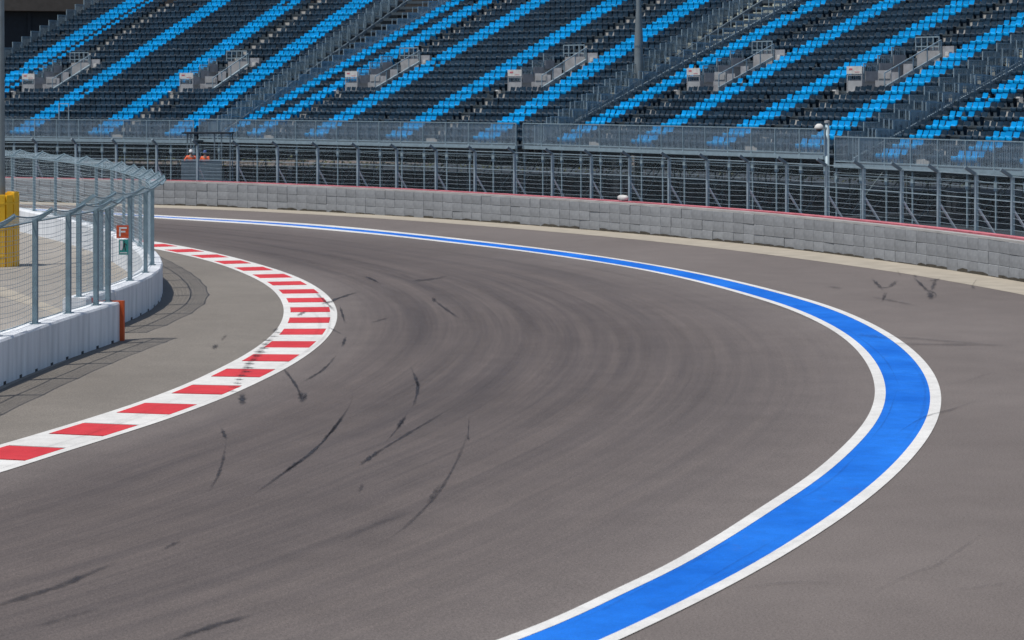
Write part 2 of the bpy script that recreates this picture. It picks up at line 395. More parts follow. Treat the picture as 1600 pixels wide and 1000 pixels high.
def kblock(name, j0, j1, mt, z):
    A = [kpt(j0 + (j1 - j0) * q / 6, .745) for q in range(7)]; B = [kpt(j0 + (j1 - j0) * q / 6, -.745) for q in range(7)]
    m = MB(); n = 7
    for zz in (.002, z):
        for p in A: m.v.append((p.x, p.y, zz))
        for p in B: m.v.append((p.x, p.y, zz))
    for q in range(6):
        m.f.append((2 * n + q, 2 * n + q + 1, 3 * n + q + 1, 3 * n + q)); m.m.append(0)
        m.f.append((q, q + 1, 2 * n + q + 1, 2 * n + q)); m.m.append(0); m.f.append((n + q, n + q + 1, 3 * n + q + 1, 3 * n + q)); m.m.append(0)
    m.f += [(0, n, 3 * n, 2 * n), (n - 1, 2 * n - 1, 4 * n - 1, 3 * n - 1)]; m.m += [0, 0]
    o = m.build(name, mt); kchild(o)
    if o.data.polygons[0].normal.z < 0: o.data.flip_normals()
for (a, b) in edges:
    s_ = (b - a); h_ = .235 * s_
    kblock('red_block', a - h_, a + h_, 'paint_red', .018)
    kblock('white_block', a + h_ + .02 * s_, b - h_ - .02 * s_, 'paint_white', .016)

# inside of the bend: apron between kerb and wall, and the paved infield behind the wall
ap = [p for p in mKI]
wall_far = [Vector(p) for p in ((-10.55, 44, 0), (-10.35, 50, 0), (-9.95, 56, 0), (-10.2, 62, 0), (-10.25, 66, 0), (-10.6, 71, 0), (-11.35, 76, 0), (-12.45, 81, 0), (-13.8, 86, 0), (-15.5, 91.2, 0), (-17.4, 96, 0), (-19.6, 101, 0), (-22.3, 106.4, 0), (-26, 113, 0), (-31, 121, 0), (-38, 131, 0))]
m = MB()
poly = [(p.x, p.y, .006) for p in mKI] + [(-70, 190, .006), (-120, 120, .006), (-120, 10, .006), (-60, 10, .006)]
m.v = poly; m.f = [tuple(range(len(poly)))]; m.m = [0]
o = m.build('apron', 'apron'); struct(o, 'pale asphalt apron between the kerb and the white wall')
if o.data.polygons[0].normal.z < 0: o.data.flip_normals()
wf = resample(cat_rom(wall_far), n=80)
m = MB(); poly = [(p.x - .2, p.y, .010) for p in wf] + [(-90, 131, .010), (-90, 40, .010)]
m.v = poly; m.f = [tuple(range(len(poly)))]; m.m = [0]
o = m.build('infield_pavement', 'infield'); struct(o, 'grey concrete paving behind the white wall')
if o.data.polygons[0].normal.z < 0: o.data.flip_normals()
A = [G(-80, 418), G(0, 447), G(50, 466), G(100, 486), G(140, 503)]; B = [G(-80, 437), G(0, 463), G(50, 479), G(90, 492), G(130, 507)]
struct(strip('pale_paving_strip', A, B, .014, 'pale_concrete'), 'pale concrete strip across the infield paving')

# pale concrete strip at the foot of the block barrier
WB = [(-700, 302), (-300, 309), (0, 314.5), (254, 320.5), (400, 326), (600, 336.5), (800, 350), (1000, 366), (1200, 385), (1400, 410), (1500, 424.5), (1600, 441), (1750, 470), (1950, 520)]
ST = [(-700, 305), (-300, 312.5), (0, 318.5), (254, 325), (400, 330.5), (600, 342), (800, 357), (1000, 375), (1200, 398), (1400, 425.5), (1500, 442.5), (1600, 461), (1750, 493), (1950, 548)]
cWB, cST = curve_px(WB, n=200, it=10), curve_px(ST, n=200, it=10)
struct(strip('concrete_strip', match(cST, cWB), cST, .006, 'pale_concrete'), 'narrow pale concrete strip at the foot of the grey barrier')

# skid marks
def skid(px, wpx, strength, z=.0105, parent=track):
    img = resample(cat_rom([Vector((x, y, 0)) for x, y in px], 8), n=28); m = MB(); n = len(img); ph = random.uniform(0, 6)
    for i, p in enumerate(img):
        t = tangent(img, i); nr = Vector((t.y, -t.x, 0))
        wd = wpx * (.5 + .5 * math.sin(math.pi * i / (n - 1))) * (1 + .25 * math.sin(ph + i * .9) + .15 * math.sin(ph * 2 + i * 2.3))
        a, b = G(p.x + nr.x * wd, p.y + nr.y * wd), G(p.x - nr.x * wd, p.y - nr.y * wd)
        m.v += [(a.x, a.y, z), (b.x, b.y, z)]
    for i in range(n - 1): m.f.append((2 * i, 2 * i + 1, 2 * i + 3, 2 * i + 2)); m.m.append(0)
    o = m.build('skid_mark', 'skid', parent); me = o.data
    if me.polygons[0].normal.z < 0: me.flip_normals()
    ul = me.uv_layers.new(name='UVMap')
    for lp in me.loops: i, c = divmod(lp.vertex_index, 2); ul.data[lp.index].uv = (i / (n - 1), c)
    o['strength'] = min(1.0, strength * 1.25); return o
for px, wd, st in [
    ([(553, 605), (546, 635), (520, 672), (490, 705), (440, 742), (378, 786)], 6, .85),
    ([(543, 640), (522, 670), (500, 692)], 7, .9), ([(475, 716), (440, 742)], 8, .9),
    ([(640, 570), (652, 600), (650, 622), (642, 642)], 7, .8), ([(635, 650), (618, 672)], 9, .8),
    ([(710, 636), (655, 668), (605, 698), (560, 727)], 5, .6), ([(600, 700), (575, 718), (558, 730)], 8, .85), ([(640, 640), (625, 665), (600, 695)], 4, .5), ([(650, 595), (656, 606)], 8, .7), ([(733, 650), (731, 690)], 3, .45), ([(730, 680), (733, 690)], 5, .6), ([(568, 755), (560, 772)], 9, .35),
    ([(736, 645), (727, 690), (692, 760), (640, 818), (585, 858)], 7, .45), ([(690, 755), (665, 790)], 9, .4),
    ([(433, 565), (455, 592), (467, 612), (473, 634)], 6, .75), ([(468, 610), (474, 632)], 14, .8), ([(478, 612), (476, 628)], 8, .6),
    ([(541, 525), (534, 544)], 7, .75), ([(530, 550), (505, 578), (465, 602)], 5, .7),
    ([(378, 612), (379, 636)], 15, .85), ([(345, 668), (355, 690)], 8, .95), ([(353, 686), (350, 712), (340, 745), (322, 775)], 7, .55),
    ([(-60, 968), (0, 946), (100, 914), (205, 868)], 11, .6), ([(250, 1008), (330, 980), (410, 958)], 10, .6), ([(250, 861), (288, 843)], 7, .4),
    ([(40, 985), (100, 968), (165, 950)], 9, .25), ([(520, 850), (590, 820), (660, 795)], 9, .22),
    ([(498, 478), (530, 466), (565, 455)], 4, .8), ([(676, 464), (684, 474), (720, 500)], 5, .6), ([(674, 465), (682, 473)], 8, .7),
    ([(566, 431), (580, 436), (595, 444)], 4, .7), ([(640, 440), (680, 436), (705, 430)], 4, .4), ([(575, 506), (612, 496)], 4, .4), ([(530, 475), (536, 495), (540, 508)], 5, .8),
    ([(330, 545), (342, 540)], 8, .8), ([(344, 534), (356, 522)], 6, .3)]:
    skid(px, wd * .5, st)
for px, wd, st in [   # on the paint and the run-off, above the paint layer
    ([(438, 512), (405, 552), (385, 575), (362, 612)], 14, .35), ([(462, 495), (480, 487)], 7, .8), ([(488, 453), (510, 474), (528, 492)], 6, .75), ([(500, 476), (528, 470)], 5, .8),
    ([(508, 510), (538, 525)], 4, .5), ([(425, 520), (436, 513)], 8, .7),
    ([(1350, 700), (1385, 655), (1405, 600)], 4, .25), ([(1220, 800), (1300, 750), (1360, 690)], 5, .22), ([(1000, 925), (1100, 870), (1180, 830)], 6, .2), ([(1060, 935), (1150, 880), (1240, 830)], 4, .22), ([(860, 990), (960, 945), (1060, 890)], 5, .18), ([(1310, 505), (1380, 560), (1412, 620)], 4, .2), ([(1120, 450), (1230, 485), (1330, 530)], 3, .22), ([(1010, 960), (1120, 905), (1250, 845), (1330, 790)], 9, .1), ([(1390, 540), (1440, 590), (1440, 650), (1400, 710)], 9, .12),
    ([(465, 445), (508, 480), (512, 520), (470, 556), (400, 590)], 7, .16), ([(0, 722), (150, 676), (300, 624)], 5, .14), ([(60, 700), (200, 655), (320, 606)], 8, .08), ([(470, 470), (500, 505), (480, 540)], 10, .1),
    ([(1330, 524), (1365, 527), (1402, 531)], 6, .35), ([(1345, 534), (1410, 538), (1600, 541)], 6, .3), ([(1310, 520), (1480, 534), (1600, 545)], 5, .25),
    ([(1385, 690), (1440, 655), (1490, 640), (1540, 622)], 4, .4), ([(1290, 784), (1325, 786)], 7, .25), ([(1420, 915), (1470, 880), (1560, 820)], 5, .2), ([(1130, 925), (1230, 912), (1330, 915)], 5, .2),
    ([(1480, 925), (1600, 910)], 6, .2), ([(1340, 940), (1420, 900), (1510, 870)], 5, .18), ([(1290, 448), (1320, 452)], 5, .3), ([(1350, 463), (1380, 468), (1440, 480)], 5, .35),
    ([(1360, 434), (1372, 446), (1382, 456)], 8, .7), ([(1404, 438), (1396, 444), (1386, 449)], 8, .6), ([(1384, 456), (1378, 472)], 8, .55),
    ([(1425, 432), (1440, 446), (1456, 462)], 7, .85), ([(1452, 454), (1456, 470)], 16, .9), ([(1464, 434), (1458, 448), (1454, 458)], 10, .65), ([(1517, 447), (1524, 452)], 8, .4), ([(1376, 474), (1384, 462), (1386, 455)], 4, .6), ([(1368, 440), (1380, 450), (1396, 446), (1402, 436)], 3, .45), ([(1448, 440), (1466, 437), (1470, 432)], 5, .5), ([(1444, 452), (1462, 460), (1458, 470)], 4, .6), ([(1426, 430), (1434, 434)], 5, .5), ([(1400, 420), (1410, 436)], 2.5, .3), ([(1515, 452), (1522, 443), (1528, 434)], 3, .35), ([(1500, 600), (1560, 580)], 5, .15)]:
    skid(px, wd * .42, st * .8, z=.021)

# ribbed tyre mark across the kerb: one dash per rib
for k in range(16):
    t = k / 15; cx, cy = 432 - 70 * t ** .9, 520 + 92 * t
    skid([(cx - 11 + 3 * math.sin(k * 2.1), cy), (cx, cy + .6), (cx + 11 + 3 * math.cos(k * 1.3), cy + 1)], 1.5, .4 + .3 * math.sin(math.pi * t), z=.021)
# long faint rubber lines laid along the corner, in pairs a car's width apart
rSI = list(reversed(cSI)); rs_ = random.Random(11)
def rubber_line(v, i0, i1, width, strength):
    P = [cKO[i].lerp(rSI[i], v) for i in range(i0, i1)]; P = smooth_line(P, 8); m = MB(); n = len(P)
    for i, p in enumerate(P):
        t = tangent(P, i); nr = Vector((t.y, -t.x, 0)) * width * .5 * (1 + .2 * math.sin(i * .7 + v * 40)); a, b = p + nr, p - nr
        m.v += [(a.x, a.y, .0095), (b.x, b.y, .0095)]
    for i in range(n - 1): m.f.append((2 * i, 2 * i + 1, 2 * i + 3, 2 * i + 2)); m.m.append(0)
    o = m.build('rubber_line', 'skid', track); me = o.data
    if me.polygons[0].normal.z < 0: me.flip_normals()
    ul = me.uv_layers.new(name='UVMap')
    for lp in me.loops: i, c = divmod(lp.vertex_index, 2); ul.data[lp.index].uv = (i / (n - 1), c)
    o['strength'] = strength
for k in range(22):
    v = .12 + .76 * rs_.random(); ln = rs_.randint(28, 90); i0 = rs_.randint(20, 215 - ln); st = rs_.uniform(.04, .13); wd = rs_.uniform(.4, 1.1)
    dv = 1.55 / max(4.0, (cKO[i0 + ln // 2] - rSI[i0 + ln // 2]).length)
    rubber_line(v, i0, i0 + ln, wd, st); rubber_line(min(.95, v + dv), i0 + rs_.randint(0, 6), i0 + ln, wd * .8, st * .8)

# ------------------------------------------------------------------ grey block barrier on the far side
BARH = 1.24
bar_path = resample(cWB, step=.05)
barrier = empty('block_barrier', cWB[100], label='long grey barrier of stacked blocks curving along the far track edge', cat='barrier', rz=0)
BT = .62
def bmesh_block():
    m = MB(); w_, h_, e = .746, BARH / 3 - .007, .013
    x = w_ / 2
    prof = [(-x, 0), (-x + e, -e), (x - e, -e), (x, 0)]
    # front face bulges slightly and has chamfered edges
    rows = [(0, 0), (e, -e * 1.2), (h_ * .5, -e * 1.7), (h_ - e, -e * 1.2), (h_, 0)]
    xs = [-x, -x + e, 0, x - e, x]
    for zi, (z, dy) in enumerate(rows):
        for xi, xx in enumerate(xs):
            edge = xi in (0, 4) or zi in (0, 4)
            m.v.append((xx, 0 if edge else dy, z))
    for zi in range(4):
        for xi in range(4):
            a = zi * 5 + xi; m.f.append((a, a + 1, a + 6, a + 5)); m.m.append(0)
    k = len(m.v); m.v += [(-x, .3, 0), (x, .3, 0), (-x, .3, h_), (x, .3, h_)]
    m.f += [(20, 24, k + 3, k + 2), (0, 20, k + 2, k), (4, k + 1, k + 3, 24), (k, k + 1, 4, 0)]; m.m += [0] * 4
    return m.mesh('barrier_block', 'block_grey')
bme = bmesh_block()
cols = resample(cWB, step=.75)
far_blocks = MB(); cnt = 0
for i in range(len(cols) - 1):
    a, b = cols[i], cols[i + 1]; c = (a + b) / 2; t = (b - a).normalized(); ang = math.atan2(t.y, t.x)
    x_img = 800 + c.x * F / c.y
    if x_img < -60 or x_img > 1760:
        for r in range(3):
            kk = len(far_blocks.v); M_ = Matrix.Translation(c + Vector((0, 0, r * BARH / 3 + .004))) @ Matrix.Rotation(ang, 4, 'Z')
            far_blocks.v += [tuple(M_ @ v_.co) for v_ in bme.vertices]; far_blocks.f += [tuple(q_ + kk for q_ in p_.vertices) for p_ in bme.polygons]; far_blocks.m += [0] * len(bme.polygons)
        continue
    for r in range(3):
        o = put('barrier_block', bme, barrier, (c + Vector((random.uniform(-.01, .01), random.uniform(-.012, .012), r * BARH / 3 + .004)) - barrier.location), ang + random.uniform(-.02, .02))
        cnt += 1
o = far_blocks.build('barrier_block_rows', 'block_grey', barrier); o.location = -barrier.location; o['kind'] = 'stuff'
# solid core behind the blocks, with a capping, tyres between the belts and a red belt along the top
def offset(P, d): return [p + Vector((-tangent(P, i).y, tangent(P, i).x, 0)) * d for i, p in enumerate(P)]
def loft(name, path, prof, mt, parent=None):
    """prof: list of (offset behind, z)"""
    m = MB(); n = len(prof)
    for i, p in enumerate(path):
        t = tangent(path, i); nr = Vector((-t.y, t.x, 0))
        for d, z in prof: q = p + nr * d; m.v.append((q.x, q.y, z))
    for i in range(len(path) - 1):
        for j in range(n):
            a = i * n + j; b = i * n + (j + 1) % n; m.f.append((a, b, b + n, a + n)); m.m.append(0)
    m.f += [tuple(range(n))[::-1], tuple((len(path) - 1) * n + j for j in range(n))]; m.m += [0, 0]
    o = m.build(name, mt, parent)
    if parent: o.location = -parent.location
    return o
side = 1   # left of the direction of travel (towards +x) is away from the camera
loft('core', cWB, [(.06, 0), (.06, BARH - .06), (1.0, BARH - .06), (1.0, 0)], 'rubber', barrier)
loft('capping', cWB, [(-.012, BARH - .005), (-.012, BARH + .075), (.26, BARH + .075), (.26, BARH - .005)], 'cap_concrete', barrier)
loft('red_belt', cWB, [(.66, BARH - .05), (.66, BARH + .09), (1.02, BARH + .09), (1.02, BARH - .05)], 'red_belt', barrier)
for i in range(0, len(cols) - 1):
    if i % 5 in (0, 1, 2) and -60 < 800 + cols[i].x * F / cols[i].y < 1760:
        m = MB()
        a, b = cols[i], cols[i + 1]; t = (b - a).normalized(); nr = Vector((-t.y, t.x, 0))
        p0 = a + nr * (.27 + .1 * (i % 2)); p1 = b + nr * (.27 + .1 * (i % 2))
        m.bar(p0 + Vector((0, 0, BARH - .03)), p1 + Vector((0, 0, BARH - .03)), .16, .10)
        o = m.build('belt_strap', 'red_belt', barrier); o.location = -barrier.location
# damp dirt line along the foot
m = MB()
for i in range(0, len(cols) - 1):
    if random.random() < .93:
        a, b = cols[i], cols[i + 1]; t = (b - a).normalized(); nr = Vector((t.y, -t.x, 0)) * .03
        zt = random.uniform(.03, .15); a2, b2 = a + nr, b + nr
        m.v += [tuple(a2), tuple(b2), (b2.x, b2.y, zt * random.uniform(.5, 1)), ((a2.x + b2.x) / 2, (a2.y + b2.y) / 2, zt), (a2.x, a2.y, zt * random.uniform(.4, 1))]
        k = len(m.v); m.f.append((k - 5, k - 4, k - 3, k - 2, k - 1)); m.m.append(0)
o = m.build('dirt_edge', 'block_dirt', barrier); o.location = -barrier.location; o['kind'] = 'stuff'

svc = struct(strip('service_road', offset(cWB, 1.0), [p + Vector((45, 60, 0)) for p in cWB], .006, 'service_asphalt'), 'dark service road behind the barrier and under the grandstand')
# ------------------------------------------------------------------ debris fence behind the barrier
fence = empty('debris_fence', cWB[100] + Vector((0, 1.6, 0)), label='tall wire debris fence with cranked posts and back stays behind the grey barrier', cat='fence')
fx = [309, 372, 434, 497, 559.5, 620, 682, 742.5, 804, 863, 924.5, 984, 1045.5, 1106, 1169, 1230, 1292.5, 1349.5, 1409, 1466.5, 1526, 1582]
fline = resample(offset(cWB, 1.55), n=3000)
def at_x(line, x): return min(line, key=lambda p: abs(800 + p.x * F / p.y - x))
fpts = [at_x(fline, x) for x in [-330, -262, -196, -131, -67, -5, 57, 119, 182, 245] + fx + [1640, 1697, 1755, 1812, 1870]]
def fpost():
    m = MB(); m.box(-.058, .058, -.055, .055, 0, 3.28); me = m.mesh('post', 'galv')
    a = MB(); a.bar((0, 0, 3.24), (0, -.45, 3.52), .09, .11); return me, a.mesh('crank_arm', 'galv_dark')
pm, am = fpost()
sm_ = MB(); sm_.tube([(0, .05, 2.1), (0, 1.5, .05)], .045, 8); sm_ = sm_.mesh('back_stay', 'sign_white')
for i, p in enumerate(fpts):
    t = tangent(fpts, i); ang = math.atan2(t.y, t.x)
    o = put('post', pm, fence, p - fence.location, ang); put('crank_arm', am, o); put('back_stay', sm_, o)
def cable(line, z, r, name, parent, mt='wire', sag=0.0):
    m = MB(); pts = []
    for i in range(len(line) - 1):
        for k in range(4):
            q = line[i].lerp(line[i + 1], k / 4); pts.append(Vector((q.x, q.y, z - sag * math.sin(math.pi * k / 4) * (1 + .5 * math.sin(i * 3.1 + z * 7)))))
    pts.append(Vector((line[-1].x, line[-1].y, z))); m.tube(pts, r, 4)
    o = m.build(name, mt, parent); o.location = -parent.location; return o
cable(fpts, 3.27, .028, 'top_rail', fence, 'galv'); cable(fpts, 2.42, .024, 'middle_rail', fence, 'galv')
for z in (1.45, 1.65, 1.85, 2.05, 2.25, 2.62, 2.85, 3.05): cable(fpts, z, .007, 'cable', fence, sag=.03)
def net(line, z0, z1, name, mt, parent, lean=None):
    m = MB(); uv = []; L = 0
    for i in range(len(line)):
        if i: L += (line[i] - line[i - 1]).length
        p = line[i]; q = p if lean is None else p + lean[i]
        m.v += [(p.x, p.y, z0), (q.x, q.y, z1)]; uv += [(L, z0), (L, z0 + math.hypot(z1 - z0, (q - p).length))]
    for i in range(len(line) - 1): m.f.append((2 * i, 2 * i + 2, 2 * i + 3, 2 * i + 1)); m.m.append(0)
    o = m.build(name, mt, parent); o.location = -parent.location; ul = o.data.uv_layers.new(name='UVMap')
    for lp in o.data.loops: ul.data[lp.index].uv = uv[lp.vertex_index]
    return o
net(fpts, 1.0, 3.27, 'wire_net', 'net_fine', fence)
lean = [Vector((tangent(fpts, i).y, -tangent(fpts, i).x, 0)) * .42 for i in range(len(fpts))]
net(fpts, 3.27, 3.5, 'overhang_net', 'net_fine', fence, lean)

# ------------------------------------------------------------------ white concrete walls on the inside and their fences
WH = .97
def wall_block_mesh(L):
    m = MB(); t = .30; nseg = 10
    # outer (track side) face is +y?  block runs along +x, track side is -y ; rib lines from the formwork on the track side
    prof = [(-t, 0), (-t, WH - .05), (-t + .03, WH), (t - .03, WH), (t, WH - .05), (t, 0)]
    xs = [.008] + sorted(random.uniform(.2, L - .2) for _ in range(6)) + [L - .008]
    P = []
    for i, x in enumerate(xs):
        if i in (0, len(xs) - 1): P.append((x, 0))
        else: P += [(x - .012, 0), (x, .008), (x + .012, 0)]
    for x, dy in P:
        for j, (y, z) in enumerate(prof): m.v.append((x, y + (dy if j in (0, 1) else 0), z))
    n = len(prof)
    for i in range(len(P) - 1):
        for j in range(n - 1):
            a = i * n + j; m.f.append((a, a + n, a + n + 1, a + 1)); m.m.append(0)
    m.f += [tuple(range(n)), tuple((len(P) - 1) * n + j for j in range(n))[::-1]]; m.m += [0, 0]
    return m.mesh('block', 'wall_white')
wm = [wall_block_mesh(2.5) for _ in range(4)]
nm_ = MB(); nm_.box(-.09, .09, -.306, -.2, 0, .07); notch = nm_.mesh('drain_notch', 'ink')
def concrete_wall(name, line, label, gap_ends=True):
    root = empty(name, line[0], label=label, cat='wall'); pts = resample(line, step=2.5)
    for i in range(len(pts) - 1):
        a, b = pts[i], pts[i + 1]; t = b - a; ang = math.atan2(t.y, t.x); L = t.length
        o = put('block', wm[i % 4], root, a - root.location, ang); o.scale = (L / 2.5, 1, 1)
        o.location.z += random.uniform(-.008, .008)
        for k in (.25, .75): put('drain_notch', notch, o, (k * 2.5, 0, 0))
    return root, pts
near_line = resample(cat_rom([G(-250, 716, 0), G(-120, 657, 0), G(0, 604.5, 0), G(66, 577, 0), G(125, 554.5, 0), G(187, 533, 0)]), n=60)
near_line = smooth_line(near_line, 10)
# shift so that the traced ground line is the track-side face (track lies on the right of travel)
near_line = offset(near_line, .30)
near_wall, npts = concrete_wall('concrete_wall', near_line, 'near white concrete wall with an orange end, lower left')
e = near_line[-1]; t = tangent(near_line, len(near_line) - 1); ang = math.atan2(t.y, t.x)
m = MB(); m.box(0, .10, -.40, .32, 0, WH + .03); o = put('end_panel', m.mesh('end_panel', 'orange'), near_wall, e - near_wall.location, ang); o['label'] = 'orange end panel'
cur = [Vector((x, y, 0)) for x, y in ((-10.75, 59.7), (-10.42, 61.8), (-10.28, 64), (-10.2, 66.4), (-10.27, 68.9), (-10.6, 72), (-11.25, 75.6), (-12.1, 79.4), (-13.3, 83.8), (-14.8, 89), (-16.8, 94.6), (-19.1, 100), (-21.7, 105.6), (-25.5, 112.6), (-30.5, 121), (-37.5, 131))]
cur_line = smooth_line(resample(cat_rom(cur), n=160), 12)
cur_line = offset(cur_line, .30)
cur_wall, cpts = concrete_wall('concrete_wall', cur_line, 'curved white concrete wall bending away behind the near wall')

def wall_fence(line, label, spacing, start, name='wall_fence', xs=None, ys=None):
    root = empty(name, line[0] + Vector((0, 0, WH)), label=label, cat='fence')
    L = 0; P = [line[0]]
    pts = resample(line, step=.02); pts = [at_x(pts, x) for x in xs] if xs else [min(pts, key=lambda p: abs(p.y - yy)) for yy in ys]
    pm = MB(); pm.box(-.06, .06, -.055, .055, -.02, 2.36); pm.box(-.12, .12, -.1, .1, 0, .02); pme = pm.mesh('post', 'galv_blue')
    am = MB(); am.bar((0, 0, 2.30), (0, -.40, 2.58), .085, .09); ame = am.mesh('crank_arm', 'galv_blue')
    out = []
    for i in range(len(pts)):
        t = tangent(pts, i); nr = Vector((t.y, -t.x, 0)); ang = math.atan2(t.y, t.x)
        o = put('post', pme, root, pts[i] + Vector((0, 0, WH)) - root.location, ang); put('crank_arm', ame, o); out.append((pts[i], nr))
    for i in range(len(out) - 1):
        (a, na), (b, nb) = out[i], out[i + 1]; m = MB()
        def P_(k, z):                       # point on the net's surface: upright to 2.3 m, then leaning over the track
            q = a.lerp(b, k); nn = na.lerp(nb, k); s = math.sin(math.pi * k)
            if z <= 2.3: return q + Vector((0, 0, WH + z)) - nn * (.06 - .03 * s)
            u = (z - 2.3); return q + nn * (u * .62) + Vector((0, 0, WH + 2.3 + u * .44 - .10 * s * u / .6))
        for zi in range(1, 20):
            z = zi * .118; sg = .045 * (1 + .6 * math.sin(zi * 2.3 + i * 1.7))
            m.tube([P_(k / 6, z) - Vector((0, 0, sg * math.sin(math.pi * k / 6))) for k in range(7)], .0052, 3, cap=False)
        for xi in range(1, 16): m.tube([P_(xi / 16, 0.03), P_(xi / 16, 1.2) + Vector((0, 0, 0)), P_(xi / 16, 2.3), P_(xi / 16, 2.9)], .0032, 3, cap=False)
        for z in (2.42, 2.54, 2.66, 2.78): m.tube([P_(k / 6, z) for k in range(7)], .004, 3, cap=False)
        o = m.build('wire_net', 'wire', root); o.location = -root.location
        # finer mesh sheet of the overhang
        m = MB(); uv = []
        for k in range(7):
            for z in (2.3, 2.6, 2.92): m.v.append(tuple(P_(k / 6, z))); uv.append((k / 6 * 2.4, z))
        for k in range(6):
            for j in range(2): q = k * 3 + j; m.f.append((q, q + 3, q + 4, q + 1)); m.m.append(0)
        o = m.build('overhang_net', 'net_dense', root); o.location = -root.location; ul = o.data.uv_layers.new(name='UVMap')
        for lp in o.data.loops: ul.data[lp.index].uv = uv[lp.vertex_index]
        for z, r_ in ((2.92, .018), (2.29, .02), (.06, .012)):
            m = MB(); m.tube([P_(k / 6, z) for k in range(7)], r_, 5); o = m.build('cable', 'galv_blue', root); o.location = -root.location
    return root, out
nf, nposts = wall_fence(list(reversed([p for p in reversed(near_line)])), 'wire debris fence standing on the near white wall', 2.42, 1.2, xs=[-215, -140, -68, -5, 55, 107, 150, 184])
cf, cposts = wall_fence(cur_line, 'wire debris fence following the curved white wall', 2.95, .25, ys=[60.1, 61.9, 65.3, 68.2, 71.2, 74.1, 77, 79.9, 82.3, 84.9, 88.4, 92, 95.6, 99.4, 103, 106.4, 110, 114, 118, 122.5, 127])

# signs on the fence
def sign_frame(px, y0, y1, x0, x1, d, name, label, cat, mats, marks):
    """upright flat sign facing the camera side; marks are (mat index, [(x,y) polygon in 0..1])"""
    s = F / d; cx = ((x0 + x1) / 2 - 800) / s; wd = (x1 - x0) / s; ht = (y1 - y0) / s; z0 = H - (y1 - YH) / s
    m = MB(); m.box(-wd / 2, wd / 2, -.01, .01, 0, ht, 0)
    for mi, pl in marks:
        k = len(m.v); m.v += [((x - .5) * wd, -.0125, y * ht) for x, y in pl]; m.f.append(tuple(range(k, k + len(pl)))); m.m.append(mi)
    o = put(name, m.mesh(name, mats), None, (cx, d, z0)); return tag(o, label, cat)
Fm = [(1, [(.22, .14), (.36, .14), (.36, .86), (.22, .86)]), (1, [(.37, .72), (.86, .72), (.86, .86), (.37, .86)]), (1, [(.37, .44), (.74, .44), (.74, .57), (.37, .57)])]
sign_frame(0, 352, 372, 182, 201, 58.6, 'fire_sign', 'square orange sign with a white letter F on the fence', 'sign', ['sign_orange', 'sign_white'], Fm)
Em = [(1, [(.12, .30), (.42, .30), (.42, .92), (.12, .92)]), (2, [(.50, .80), (.60, .80), (.62, .90), (.52, .92)]), (2, [(.46, .50), (.66, .52), (.64, .78), (.50, .76)]), (2, [(.46, .50), (.54, .50), (.40, .28), (.32, .30)]), (2, [(.58, .52), (.68, .50), (.74, .28), (.64, .26)]), (2, [(.64, .76), (.64, .70), (.84, .58), (.86, .64)]),
      (1, [(.12, .10), (.88, .10), (.88, .16), (.12, .16)])]
sign_frame(0, 374, 398, 186, 200.5, 58.6, 'exit_sign', 'teal emergency exit sign with a running figure under the orange sign', 'sign', ['sign_teal', 'sign_white', 'ink'], Em)
sign_frame(0, 463, 479, 132, 146, 60.2, 'notice_board', 'small white notice with a red panel behind the near wall', 'sign', ['sign_white', 'sign_red'], [(1, [(.12, .08), (.96, .08), (.96, .88), (.12, .88)])])

# ------------------------------------------------------------------ yellow padded mast at the left edge
base = G(1, 416); base.z = .01
mast = empty('light_mast', base, label='tall grey steel mast at the left edge, rising out of yellow padding', cat='mast')
m = MB(); m.lathe([(.17, 0), (.17, .1), (.165, 2), (.13, 9), (.11, 13)], 14); m.build('pole', 'steel_mast', mast, True)
m = MB(); m.box(-.155, -.135, -.05, .05, 0, 12); m.build('cable_duct', 'red_belt', mast)
pad = empty('pole_padding', base, label='ring of tall yellow foam pads wrapped round the mast', cat='padding')
N = 13
for k in range(N):
    a = 2 * math.pi * k / N; m = MB(); wdt = .155; hh = 2.58 + random.uniform(-.06, .05)
    prof = [(-wdt, -.06), (-wdt + .03, .06), (wdt - .03, .06), (wdt, -.06)]
    for z in (0, .03, hh - .04, hh):
        sc = .9 if z in (0, hh) else 1
        for x, y in prof: m.v.append((x * sc, y * sc + .58, z))
    for i in range(3):
        for j in range(4): q = i * 4 + j; r_ = i * 4 + (j + 1) % 4; m.f.append((q, r_, r_ + 4, q + 4)); m.m.append(0)
    m.f += [(12, 13, 14, 15)]; m.m += [0]
    o = m.build('pad', 'yellow', pad); o.rotation_euler = (0, 0, a)
m = MB(); m.lathe([(.5, 0), (.5, 2.4), (.16, 2.42)], 18); m.build('foam_core', 'yellow', pad)
for z in (.35, 1.3, 2.2):
    m = MB(); m.lathe([(.652, z), (.656, z + .02), (.656, z + .05), (.652, z + .07)], 26); m.build('strap', 'yellow', pad)

